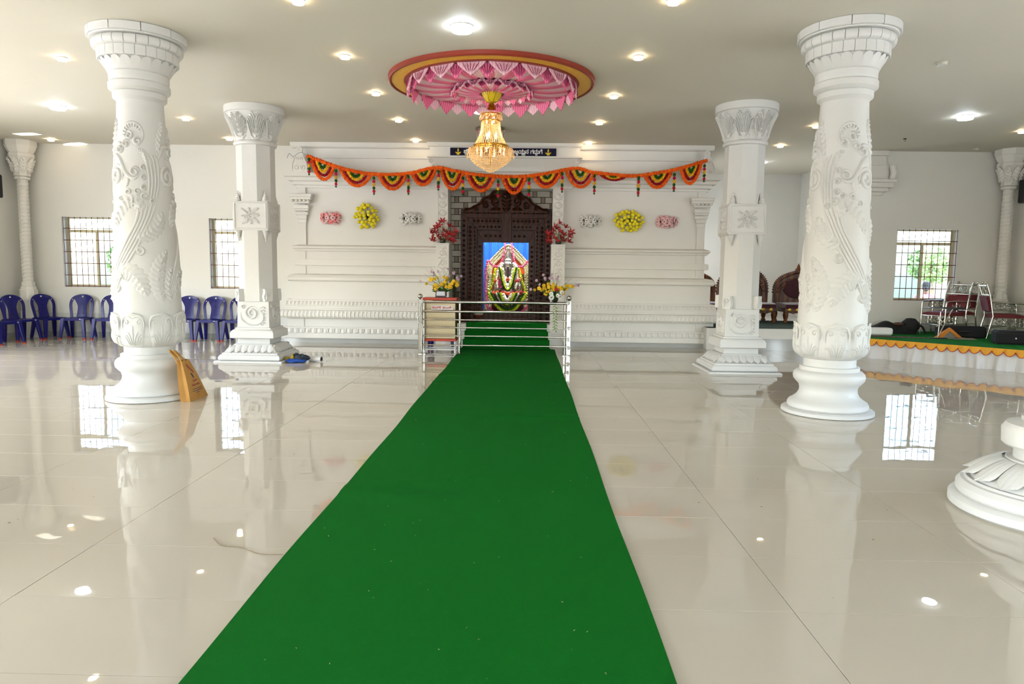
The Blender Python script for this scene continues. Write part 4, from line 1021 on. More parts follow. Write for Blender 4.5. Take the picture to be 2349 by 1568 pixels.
for s in (-1, 1): bv.tube([(.165-.09*(i/8)**1.8, s*.03*math.sin(PI*min(1, i/8*.75+.2)), -.075-.17*i/8) for i in range(9)], .003, 4)
bvm = bv.mesh('bud_veins', mat('rust_vein', '#a8480f', .6))
for k in range(8): p = put('bud_petal', bpm, b, rot=(0, 0, k*PI/4)); put('bud_veins', bvm, b, rot=(0, 0, k*PI/4))
MB().lathe([(.025, -.26), (.03, -.29), (.045, -.31), (.05, -.34), (.065, -.36), (.03, -.37)], 20).build('hook_cup', mat('gold_metal', '#d79a2b', .2, 1.0), t, smooth=40)

# ------------------------------------------------------------------ crystal chandeliers
M_CRYS = mat('glowing_crystal', '#f6d9a4', .05, var=.05, spec=1.0, emit='#ffb45e', estr=.2); M_GOLD = mat('gold_frame', '#e0a040', .18, 1.0, var=.05)  # faint emission in the crystal colour stands in for bulb light caught by the beads
M_BULB = mat('lit_candle_bulb', '#fff2d8', .4, emit='#ffd79a', estr=10.0)
def chandelier(label, loc):
    t = thing('chandelier', label, 'chandelier', loc, 0, 'crystal chandeliers')    # origin at the ceiling, hangs down
    ch = MB()
    for k in range(9): 
        z = -.36-k*.017; a = (k % 2)*PI/2
        ch.tube([(.008*math.cos(q)*math.cos(a), .008*math.cos(q)*math.sin(a), z+.012*math.sin(q)) for q in [2*PI*i/10 for i in range(10)]], .0025, 4, closed=True)
    ch.tube([(0, 0, -.50), (0, 0, -1.12)], .008, 8); ch.build('chain_and_rod', M_GOLD, t)
    def ring(nm, r, z, h=.02): return MB().lathe([(r, z-h/2), (r+.008, z-h/2), (r+.010, z), (r+.008, z+h/2), (r, z+h/2)], 40).build(nm, M_GOLD, t, smooth=40)
    ring('crown_ring', .135, -.44); ring('crown_ring', .125, -.52); ring('belt_ring', .235, -.86, .03); ring('basket_ring', .29, -.90, .025)
    for k in range(6):
        a = k*PI/3; MB().tube([(0, 0, -.46), (.12*math.cos(a), .12*math.sin(a), -.44)], .004, 5).build('spoke', M_GOLD, t); MB().tube([(0, 0, -.9), (.29*math.cos(a), .29*math.sin(a), -.90)], .004, 5).build('spoke', M_GOLD, t)
    def strands(nm, N, p0, p1, n, r, sag=0):
        mb = MB()
        for k in range(N):
            a = 2*PI*k/N
            for i in range(n):
                f = (i+.5)/n; rad = p0[0]+(p1[0]-p0[0])*f-sag*math.sin(PI*f); z = p0[1]+(p1[1]-p0[1])*f
                x, y = rad*math.cos(a), rad*math.sin(a)
                mb.add([(x+r, y, z), (x, y+r, z), (x-r, y, z), (x, y-r, z), (x, y, z+r), (x, y, z-r)], [(0, 1, 4), (1, 2, 4), (2, 3, 4), (3, 0, 4), (1, 0, 5), (2, 1, 5), (3, 2, 5), (0, 3, 5)])
        o = mb.build(nm, M_CRYS, t); o['kind'] = 'stuff'; return o
    strands('crown_beads', 40, (.142, -.41), (.128, -.53), 6, .009); strands('neck_beads', 34, (.125, -.53), (.235, -.86), 17, .0095, .03)
    strands('skirt_beads', 56, (.30, -.89), (.275, -1.0), 6, .011)
    for j, (r, z) in enumerate(((.27, -1.01), (.262, -1.035), (.245, -1.06), (.215, -1.085), (.18, -1.11), (.14, -1.135), (.095, -1.16), (.05, -1.185), (.012, -1.20))):
        strands('basket_beads', max(4, int(2*PI*r/.024)), (r, z+.006), (r, z-.006), 1, .0125)
    for k in range(12):
        a = 2*PI*k/12; a2 = a+PI/6
        MB().tube([((.305+.02*math.sin(PI*i/8))*math.cos(a+(a2-a)*i/8), (.305+.02*math.sin(PI*i/8))*math.sin(a+(a2-a)*i/8), -.90-.10*math.sin(PI*i/8)) for i in range(9)], .006, 5).build('crystal_swag', M_CRYS, t)
        MB().tube([((.145+.012*math.sin(PI*i/8))*math.cos(a+(a2-a)*i/8), (.145+.012*math.sin(PI*i/8))*math.sin(a+(a2-a)*i/8), -.44-.06*math.sin(PI*i/8)) for i in range(9)], .005, 5).build('crystal_swag', M_CRYS, t)
        MB().lathe([(1e-6, -1.03), (.010, -1.0), (.006, -.96), (1e-6, -.94)], 6, .318*math.cos(a), .318*math.sin(a)).build('crystal_drop', M_CRYS, t)
    for k in range(6):
        a = k*PI/3+.3
        for rad, z in ((.19, -.93), (.075, -.72)) if k % 2 == 0 else ((.19, -.93), (.06, -.52)):
            MB().lathe([(1e-6, -.03), (.010, -.03), (.010, 0), (.016, .012), (.014, .03), (.005, .055), (1e-6, .06)], 10).build('candle_bulb', M_BULB, t, (rad*math.cos(a), rad*math.sin(a), z), smooth=60)
    l = lamp('chandelier_light', 'POINT', (0, 0, -.78), 9, (1, .72, .42), size=.10); l.parent = t
    return t
c1 = chandelier('lit gold crystal chandelier hanging from the lotus medallion', (-.51, 9.73, ZC))
c2 = copy_tree(c1); c2.location = (-.42, 3.60, ZC); c2['label'] = 'bottom tip of a lit chandelier at the top picture edge'
MB().lathe([(.06, -.001), (.07, -.03), (.03, -.06)], 16).build('ceiling_rose', M_GOLD, c2, smooth=40); MB().tube([(0, 0, -.05), (0, 0, -.38)], .006, 6).build('upper_rod', M_GOLD, c2)
# crystal ceiling light behind the chandelier
t = thing('crystal_ceiling_light', 'flush ceiling light with red and clear beads behind the chandelier', 'ceiling light', (-.68, 12.78, ZC))
MB().lathe([(.24, 0), (.265, -.01), (.265, -.05), (.25, -.06)], 40).build('ceiling_plate', M_STEEL, t, smooth=40)
M_RB = mat('red_beads', '#b3223a', .15, var=.1, spec=.9); M_CB = mat('clear_beads', '#d9cfc8', .1, var=.1, spec=.9)
for k in range(36):
    a = 2*PI*k/36; MB().tube([(.235*math.cos(a), .235*math.sin(a), -.05), (.225*math.cos(a), .225*math.sin(a), -.18 if k % 3 else -.23)], .008, 5).build('bead_strand', M_RB if k % 4 == 0 else M_CB, t)
MB().lathe([(.235, -.055), (.24, -.07), (.235, -.085)], 40).build('red_ring', M_RB, t, smooth=40)
# ------------------------------------------------------------------ ceiling lights
M_WARM = mat('warm_diffuser', '#fff6e6', .4, emit='#ffe2b6', estr=36.0); M_COOL = mat('cool_diffuser', '#f4faff', .4, emit='#e8f2ff', estr=34.0); M_OFF = mat('unlit_diffuser', '#cfcabb', .4)
def downlight(proto, loc, label, group):
    o = copy_tree(proto) if proto.get('used') else proto; proto['used'] = 1; o.location = loc; tag(o, label, 'ceiling light', group); return o
def mk_light(name, r, h, m):
    t = thing(name, '', 'ceiling light')
    MB().lathe([(r*.98, 0), (r*1.06, -.002), (r*1.06, -.010), (r, -.012)], 28).build('trim_ring', mat('white_trim', '#dedbd2', .4), t, smooth=40)
    MB().lathe([(r, -.010), (r, -h*.7), (r*.93, -h), (1e-6, -h*1.02)], 18).build('diffuser', m, t, smooth=40); return t
WP = mk_light('warm_downlight', .058, .036, M_WARM); CP = mk_light('cool_downlight', .115, .055, M_COOL); OP = mk_light('unlit_downlight', .058, .036, M_OFF)
g = 'small warm downlights in rows'; rows = ['first', 'second', 'third', 'fourth', 'fifth']
for i, y in enumerate((6.90, 8.62, 10.36, 12.16, 14.0)):
    nm = ['cut by the top edge', 'level with the lotus front', 'beside the lotus', 'level with the chandelier', 'nearest the shrine'][i]
    downlight(WP, (-2.21, y, ZC), 'warm downlight in the row left of the lotus, '+nm, g)
    downlight(WP, ((1.345, 1.29, 1.23, 1.21, 1.2)[i], (6.86, 8.57, 10.42, 12.23, 14.12)[i], ZC), 'warm downlight in the row right of the lotus, '+nm, g)
for p, l in (((-5.75, 8.78), 'warm downlight left of the left round column, nearest the top edge'), ((-5.85, 10.4), 'warm downlight hidden behind the left round column'), ((-5.88, 12.19), 'warm downlight between the two left columns, farther from the wall'), ((-5.9, 14.0), 'warm downlight behind the left octagonal column by the rear wall'),
             ((-9.66, 14.27), 'warm downlight in the far left corner'), ((4.93, 12.36), 'warm downlight half hidden by the right round column'), ((4.99, 14.22), 'warm downlight between the two right columns'), ((8.61, 12.65), 'warm downlight cut by the right picture edge')):
    downlight(WP, (p[0], p[1], ZC), l, g)
for p, l in (((-.71, 7.59), 'cool white round ceiling light in front of the pink lotus'), ((-7.55, 11.36), 'cool white round ceiling light left of the left round column'), ((6.95, 11.54), 'cool white round ceiling light right of the right round column'), ((-.755, 11.36), 'cool white round ceiling light just behind the pink lotus')):
    downlight(CP, (p[0], p[1], ZC), l, 'large cool ceiling lights')
downlight(CP, (5.27, 16.4, ZC), 'added cool ceiling light brightening the thrones, unseen behind the octagonal column', 'large cool ceiling lights')  # extra light out of view, added to brighten the throne alcove
downlight(OP, (4.93, 8.73, ZC), 'unlit downlight on the ceiling right of the right round column', None); downlight(OP, (8.92, 14.4, ZC), 'unlit downlight on the ceiling above the barred window over the stage', None)
t = thing('ceiling_hook', 'small dark hook on the ceiling above the stage', 'hook', (7.0, 13.42, ZC)); MB().lathe([(.03, 0), (.03, -.012), (.01, -.02)], 12).build('plate', M_BLACK, t); MB().tube([(0, 0, -.015), (.02, 0, -.04), (0, 0, -.055), (-.02, 0, -.045)], .004, 5).build('hook', M_BLACK, t)
# ------------------------------------------------------------------ marigold toran across the facade
YT = 14.02
t = thing('door_garland', 'orange marigold toran with scalloped swags hung across the shrine front', 'garland', (0, YT, 0))
ROPE = [(-4.376, 3.726), (-3.884, 3.554), (-3.539, 3.456), (-3.15, 3.392), (-2.674, 3.379), (-2.285, 3.417), (-1.81, 3.523), (-1.466, 3.467), (-0.948, 3.388), (-0.26, 3.361), (0.254, 3.408), (0.937, 3.532), (1.281, 3.46), (1.966, 3.399), (2.476, 3.446), (2.983, 3.551), (3.521, 3.715)]
rp = catmull([(x, 0, z) for x, z in ROPE], 6)
def rope_z(x):
    for a, b in zip(rp[:-1], rp[1:]):
        if a.x <= x <= b.x: return a.z+(b.z-a.z)*(x-a.x)/max(1e-6, b.x-a.x)
    return rp[-1].z
def split(lo, hi): return [p for p in rp if lo-1e-6 <= p.x <= hi+1e-6]
for k, (lo, hi) in enumerate(((-9, -1.81), (-1.81, .937), (.937, 9))): garland(split(lo, hi), .042, M_OR, t, 'top_rope', .024, k)
SW = [(-4.297,-3.837,3.247),(-3.717,-3.109,3.126),(-2.944,-2.398,3.066),(-2.285,-1.810,3.157),(-1.723,-1.274,3.078),(-1.205,-0.653,3.049),(-0.497,-0.032,3.014),(0.121,0.662,3.139),(0.757,1.305,3.145),(1.423,1.928,3.236),(2.315,2.827,3.153),(3.012,3.404,3.235)]
def swag_pts(x0, x1, zb, f, y):
    xc = (x0+x1)/2; hw = (x1-x0)/2*f; a, b = xc-hw, xc+hw; za, zb_ = rope_z(a)-.02, rope_z(b)-.02; dep = (za+zb_)/2-zb; dep *= f**.9; out = []
    for i in range(21):
        u = i/20; s = 2*u-1; x = a+(b-a)*u; out.append((x, y, za+(zb_-za)*u-dep*(1-abs(s)**2.2)))
    return out
for k, (a, b, zb) in enumerate(SW):
    sw = thing('swag', '', '', (0, 0, 0)); sw.parent = t
    for q in ('label', 'category'): del sw[q]
    zc = zb+.035
    lay = ((1.0, M_OR, .040, 'orange_strand'), (.74, M_RD, .033, 'red_strand'), (.50, M_YL, .036, 'yellow_strand'), (.27, M_GR, .036, 'leaf_strand'))
    for j, (f, m, r, nm) in enumerate(lay):
        if k == 9 and j == 0: continue
        if k == 9: f *= (1.3 if j == 1 else 1.1)
        garland(swag_pts(a, b, zc+(.05 if k == 9 else 0), f, -.004*j+.012), r*.92, m, sw, nm, .021, k*7+j)
TS = [(-4.325,3.685,3.346),(-3.790,3.470,3.114),(-3.038,3.333,2.977),(-2.354,3.366,2.984),(-1.759,3.473,3.075),(-1.275,3.351,2.987),(-0.578,3.290,2.917),(0.032,3.338,2.941),(0.682,3.454,3.057),(1.316,3.418,3.030),(2.180,3.384,2.997),(2.876,3.458,3.097),(3.456,3.631,3.288)]
for k, (x, z0, z1) in enumerate(TS):
    ts = bpy.data.objects.new('tassel', None); COL.objects.link(ts); ts.parent = t; ts.location = (x, -.035, 0); n = 5; s = (z0-z1)/5.5
    for j, m in enumerate((M_GR, M_CR, M_YL, M_GR, M_CR)):
        garland([(0, 0, z0-j*s), (0, 0, z0-(j+1)*s+.004)], .031, m, ts, ('leaf_bunch', 'crimson_bunch', 'yellow_bunch', 'leaf_bunch', 'crimson_bunch')[j], .02, k*5+j)
    garland([(0, 0, z1+.5*s), (0, 0, z1)], .022, M_GR, ts, 'leaf_tip', .02, k)
    MB().tube([(0, .02, rope_z(x)), (0, 0, z0)], .002, 4).build('string', M_GR, ts)
MB().tube(catmull([(-4.376, 0, 3.73), (-4.5, .03, 3.80), (-4.66, .04, 3.72), (-4.74, .06, 3.78), (-4.80, .1, 3.70)], 6), .004, 5).build('tie_wire', mat('dark_wire', '#4a5560', .5), t)

# ------------------------------------------------------------------ flower clusters on the facade
def daisy_cluster(label, x, z, key, seed, rx=.19, rz=.11, n=16, r=.062, alt=None):
    t = thing('flower_cluster', label, 'flowers', (x, Y0-.015, z), 0, 'artificial flower clusters on the shrine front'); rg = random.Random(seed)
    base = MB().lathe([(rx*.9, 0), (rx*.8, -.04), (1e-6, -.05)], 20, sy=rz/rx*.8)
    for i in range(len(base.v)): a, b, c = base.v[i]; base.v[i] = (a, c, b)
    base.build('moss_pad', mat('dark_moss', '#27332a', .9, var=.3, scale=40), t, smooth=60)
    k = 0
    rows = ((-.8, 3, .03), (0, 4, .065), (.8, 3, .03), (-.4, 5, .05), (.45, 5, .05))
    for fz, cnt, out in rows:
        for i in range(cnt):
            fx = (i/(cnt-1)*2-1)*math.sqrt(max(.15, 1-fz*fz))*(1 if abs(fz) < .1 or abs(fz) > .7 else 1.0)+rg.uniform(-.05, .05)
            tilt = fx*.9; flower(t, (fx*rx, -out*(1-.5*fx*fx)-.01, fz*rz+rg.uniform(-.008, .008)), r*rg.uniform(.85, 1.05), alt if (alt and rg.random() < .45) else key, (fz*.7, 0, tilt))
def pom(r, m):
    mb = MB(); mb.grid(lambda u, v: ((lambda a, p, k: (r*k*math.cos(a)*math.sin(p), r*k*math.sin(a)*math.sin(p), -r*k*math.cos(p)))(2*PI*u, PI*v, 1+.10*math.sin(a_ if False else 2*PI*u*9)*math.sin(PI*v)+.07*math.sin(PI*v*9))), 18, 9, True)
    return mb.mesh('blossom', m, smooth=60)
M_POM = mat('yellow_pompon', '#f0e324', .75, var=.15, scale=40, hex2='#d8c010'); POM = pom(.042, M_POM); M_STEM = mat('green_stem', '#4c7a2c', .7, var=.1)
def pom_cluster(label, x, z, seed, n, rx, rz):
    t = thing('flower_cluster', label, 'flowers', (x, Y0-.01, z), 0, 'artificial flower clusters on the shrine front'); rg = random.Random(seed); pts = []
    MB().sphere((0, -.03, 0), .05, 10, 6).build('moss_pad', MATS['dark_moss'], t, smooth=60)
    tries = 0
    while len(pts) < n and tries < 4000:
        tries += 1; a = rg.uniform(0, 2*PI); q = math.sqrt(rg.random()); px, pz_ = rx*q*math.cos(a), rz*q*math.sin(a); py = -.06-.10*(1-q*q)*rg.uniform(.7, 1.1)
        if all((px-u[0])**2+(pz_-u[2])**2+(py-u[1])**2 > .060**2 for u in pts): pts.append((px, py, pz_))
    st = MB()
    for p in pts:
        s = rg.uniform(.78, 1.08); put('blossom', POM, t, p, (rg.uniform(0, 3), rg.uniform(0, 3), 0), (s, s, s)); st.tube([(0, -.03, 0), (p[0]*.5, p[1]*.8, p[2]*.5), p], .003, 4)
    st.build('stems', M_STEM, t)
daisy_cluster('pink daisy cluster on the shrine front, left of the yellow blossoms', -4.02, 2.545, 'pink', 1, alt='pale')
pom_cluster('yellow pompon blossom cluster on the shrine front, left of the doorway', -3.28, 2.58, 2, 36, .25, .245)
daisy_cluster('white daisy cluster on the shrine front, nearest the doorway on its left', -2.38, 2.545, 'white', 3)
daisy_cluster('white daisy cluster on the shrine front, nearest the doorway on its right', 1.29, 2.55, 'white', 4)
pom_cluster('yellow pompon blossom cluster on the shrine front, right of the doorway', 2.06, 2.55, 5, 42, .30, .20)
daisy_cluster('pale pink daisy cluster on the shrine front, right of the yellow blossoms', 2.84, 2.54, 'pale', 6)
# red lily bunches standing on the pier ledges
def lily_mesh():
    mb = MB()
    for k in range(6):
        a = 2*PI*k/6
        mb.sheet(lambda u, v, a=a: (((lambda d, w_, s: ((d*math.cos(a)-w_*s*math.sin(a)), (d*math.sin(a)+w_*s*math.cos(a)), .07*v-.02*v*v))(.012+.075*v**1.4, .016*math.sin(PI*min(1, v*.9+.1)), 2*u-1)), (0, 0, 1)), 2, 6, .002)
    return mb.mesh('lily', M_REDF, smooth=60)
LILY = lily_mesh()
def lily_bunch(label, x, z):
    t = thing('red_lily_bunch', label, 'flowers', (x, Y0-.22, z), 0, 'red lily bunches on the pier ledges'); rg = random.Random(int(x*100))
    MB().lathe([(.05, 0), (.065, .05), (.06, .07), (.03, .07)], 16).build('vase', mat('dark_green_vase', '#1e2b22', .3), t, smooth=40)
    st = MB(); spots = [(-.22, .12), (-.15, .20), (-.07, .33), (.01, .25), (0, .42), (.10, .18), (.13, .33), (.2, .15), (.24, .23), (-.10, .12), (.04, .13), (.20, .05), (-.20, .04), (-.04, .05), (.11, .06), (-.24, .20), (-.13, .28)]
    for px, pz_ in spots:
        py = rg.uniform(-.10, .03); st.tube([(0, 0, .05), (px*.4, py*.6, pz_*.6), (px, py, pz_)], .003, 4); put('lily', LILY, t, (px, py, pz_), (rg.uniform(.5, 1.1), px*2.2, rg.uniform(0, 3)), (1.15,)*3)
    st.build('stems', M_STEM, t)
lily_bunch('red lily bunch on the ledge left of the wooden door frame', -1.70, 2.055); lily_bunch('red lily bunch on the ledge right of the wooden door frame', .64, 2.055)
# mixed bouquets
def orchid_mesh(m, r=.028):
    mb = MB()
    for k in range(5):
        a = 2*PI*k/5
        mb.grid(lambda u, v, a=a: ((lambda d, w_, s: (d*math.cos(a)-w_*s*math.sin(a), -.006*math.sin(PI*v)-.004*(1-s*s), d*math.sin(a)+w_*s*math.cos(a)))(r*v, r*.5*math.sin(PI*min(1, v*.85+.1)), 2*u-1)), 2, 4)
    mb.sphere((0, -.008, 0), r*.22, 6, 4); return mb.mesh('orchid', m, smooth=60)
M_ORY = mat('yellow_orchid', '#f2cc14', .6, var=.15, scale=20, hex2='#e2a80c'); M_ORP = mat('purple_orchid', '#8f4f7e', .6, var=.2, scale=20, hex2='#d9c3cf'); OY = orchid_mesh(M_ORY, .038); OPU = orchid_mesh(M_ORP, .03)
def bouquet(label, loc, seed, spread, white):
    t = thing('orchid_bouquet', label, 'bouquet', loc); rg = random.Random(seed)
    MB().lathe([(.045, 0), (.06, .03), (.065, .08), (.05, .085)], 16).build('vase', mat('dark_green_vase', '#1e2b22', .3), t, smooth=40); st = MB()
    for k in range(36):
        a = rg.uniform(-1.15, 1.0); l = rg.uniform(.14, .36); px, pz_ = math.sin(a)*l*spread, .08+max(.02, math.cos(a))*l*.85; py = rg.uniform(-.09, .06)
        st.tube([(0, 0, .06), (px*.4, py*.5, .06+pz_*.55), (px, py, pz_)], .0025, 4)
        put('orchid', OY, t, (px, py, pz_), (rg.uniform(-.6, .6), rg.uniform(0, 3), rg.uniform(-.7, .7)), (rg.uniform(.8, 1.15),)*3)
    for k in range(14):
        a = rg.uniform(-1.3, 1.3); l = rg.uniform(.30, .44); px, pz_ = math.sin(a)*l*spread, .1+abs(math.cos(a))*l; py = rg.uniform(-.08, .05)
        st.tube([(0, 0, .06), (px*.5, py*.5, .06+pz_*.6), (px, py, pz_)], .002, 4); put('orchid', OPU, t, (px, py, pz_), (rg.uniform(-.6, .6), rg.uniform(0, 3), rg.uniform(-.7, .7)))
    for k in range(white): flower(t, (rg.uniform(-.12, .16), -.09, rg.uniform(.05, .17)), .045, 'white', (rg.uniform(-.4, .2), 0, rg.uniform(-.6, .6)))
    if white: flower(t, (.02, -.10, .22), .04, 'red')
    for k in range(8):
        a = rg.uniform(-1.2, 1.2); l = rg.uniform(.4, .52); st.tube([(0, 0, .06), (math.sin(a)*l*.5, 0, .1+math.cos(a)*l*.6), (math.sin(a)*l*1.0, -.02, .1+math.cos(a)*l)], [.003, .002, .001], 4)
    st.build('stems', M_STEM, t)
    lv = MB()
    for k in range(16):
        a = rg.uniform(-1.4, 1.4); l = rg.uniform(.10, .22); leaf(lv, lambda u, v, h, yy=rg.uniform(-.08, .04): (u, yy-h, v), [(0, .07), (math.sin(a)*l*.5, .07+math.cos(a)*l*.6), (math.sin(a)*l, .07+math.cos(a)*l)], .014, .004, 3, 4)
    lv.build('leaves', M_GR, t)
bouquet('yellow orchid bouquet standing on the steel donation box', (-1.52, 12.86, 1.012), 4, 1.1, 0)
# ------------------------------------------------------------------ stainless steel railing
t = thing('steel_railing', 'stainless steel railing across the shrine steps', 'railing', (0, 12.5, 0))
def post(x, y, flat=False):
    if flat: p = MB().box(x-.035, x+.035, y-.02, y+.02, 0, .985).build('end_post', M_STEEL, t, bevel=.004)
    else: p = MB().tube([(x, y, 0), (x, y, .96)], .022, 14).build('post', M_STEEL, t, smooth=40)
    MB().lathe([(.05, 0), (.05, .01), (.03, .02)], 20, x, y).build('foot_flange', M_STEEL, p, smooth=40); return p
for x, b in ((-1.895, 1), (.775, 1)):
    p = post(x, 0, True); MB().lathe([(.012, .985), (.014, 1.0)], 12, x, 0).build('finial_neck', M_STEEL, p); MB().sphere((x, 0, 1.04), .046, 20, 14).build('ball_finial', M_STEEL, p, smooth=80)
for x in (-1.835, -1.185, .705): post(x, 0.03)
for z, r in ((.945, .026), (.775, .021), (.625, .013), (.484, .013), (.334, .013), (.165, .013)):
    MB().tube([(-1.895, -.0, z), (.775, -.0, z)], r, 12).build('rail', M_STEEL, t, smooth=40)
for x in (-1.895, .775):      # short returns towards the shrine
    MB().tube([(x, 1.1, 0), (x, 1.1, .96)], .022, 14).build('post', M_STEEL, t, smooth=40)
    for z in (.945, .775, .484, .165): MB().tube([(x, 0, z), (x, 1.1, z)], .016, 10).build('return_rail', M_STEEL, t, smooth=40)
mb = MB(); mb.tube(catmull([(-1.87, -.035, .92), (-1.90, -.04, .80), (-1.88, -.035, .72), (-1.93, -.04, .66), (-1.92, -.04, .58), (-1.85, -.035, .52), (-1.86, -.035, .34), (-1.87, -.035, .2), (-1.86, -.035, .05)], 6), .009, 6)
mb.build('white_cable', mat('white_cable', '#eceae6', .5), t, smooth=60)
for x, z in ((.76, .95), (.775, .78), (.775, .50), (.77, .30), (.775, .15), (-1.86, .95)):
    rg = random.Random(int(z*99)); q = MB(); q.lathe([(1e-6, -.04), (.03, -.02), (.022, 0), (.032, .02), (1e-6, .035)], 7)
    for i in range(len(q.v)): a, b, c = q.v[i]; q.v[i] = (a+rg.uniform(-.012, .012), b*.7+rg.uniform(-.01, .01), c)
    q.build('plastic_wrap', mat('clear_wrap', '#eef0f0', .12, spec=.9), t, (x, -.03, z))
bouquet('yellow and white orchid bouquet tied on the railing right of the door', (.52, 12.5, .972), 9, 1.15, 6)
t = thing('hanging_vine', 'thin green vine trailing below the bouquet on the railing', 'vine', (.52, 12.44, 0)); mb = MB(); mb.tube(catmull([(0, 0, .93), (.03, -.01, .75), (0, -.01, .58), (.02, 0, .42)], 6), .003, 5); mb.build('vine_stem', M_STEM, t)
lv = MB(); rg = random.Random(2)
for k in range(18): z = .9-k*.026; s = 1 if k % 2 else -1; leaf(lv, lambda u, v, h: (u, -h-.004, v), [(.01, z), (.01+s*.025, z-.008), (.01+s*.045, z-.03)], .009, .003, 2, 4)
lv.build('vine_leaves', mat('light_green_leaf', '#8aa64a', .6, var=.15), t)
# ------------------------------------------------------------------ donation box
t = thing('donation_box', 'stainless steel donation box with red edges behind the railing', 'donation box', (-1.568, 12.86, 0)); M_REDT = mat('red_edge_paint', '#c2360f', .4)
MB().box(-.29, .29, -.17, .17, .26, .97).build('body', M_BRUSH, t, bevel=.006)
for nm, z0, z1, h in (('top_edge', .965, 1.01, .31), ('bottom_edge', .215, .26, .305)): MB().box(-h, h, -.19, .19, z0, z1).build(nm, M_REDT, t, bevel=.006)
M_WST = mat('white_steel_leg', '#dcdad4', .3, var=.03)
for sx in (-1, 1):
    for sy in (-1, 1): MB().box(sx*.28-.016, sx*.28+.016, sy*.16-.016, sy*.16+.016, 0, .22).build('leg', M_WST, t)
    MB().box(sx*.28-.012, sx*.28+.012, -.15, .15, .05, .075).build('stretcher', M_WST, t)
for sy in (-1, 1): MB().box(-.27, .27, sy*.16-.012, sy*.16+.012, .05, .075).build('stretcher', M_WST, t)
pl = MB().box(-.155, .245, -.178, -.171, .79, .87).build('label_plate', mat('white_label', '#f3f1ee', .5), t)
it = []; x = -.14; sz = .058
def kan2(b):
    global x
    it.append((b, x, .812, 1)); x += adv(b, sz)+.004
for b in ('ಕಾ', 'ಣಿ', 'ಕೆ'): kan2(b)
glyphs(it, sz, mat('red_lettering', '#d8322e', .5), pl, 'lettering', -.180, .018); it = []; x += .03
for b in ('ಹುಂ', 'ಡಿ'): kan2(b)
glyphs(it, sz, MATS['red_lettering'], pl, 'lettering', -.180, .018)
for x in (-.12, .03, .2): MB().tube([(x-.02, -.175, .965), (x-.02, -.185, .93), (x+.02, -.185, .93), (x+.02, -.175, .965)], .005, 5).build('hasp', M_STEEL, t)
t = thing('card_stand', 'small dark framed card standing on the donation box', 'card stand', (-1.555, 12.74, 1.011)); MB().prism([(-.10, 0), (.10, 0), (.09, .125), (-.09, .125)], -.012, .012).build('frame', mat('maroon_frame', '#4b2a2a', .4), t, bevel=.004)
MB().prism([(-.078, .03), (.078, .03), (.072, .11), (-.072, .11)], -.018, -.012).build('card', mat('pale_card', '#cfd3da', .3), t); MB().prism([(-.08, .012), (.08, .012), (.08, .034), (-.08, .034)], -.02, -.012).build('card_band', M_BLACK, t)
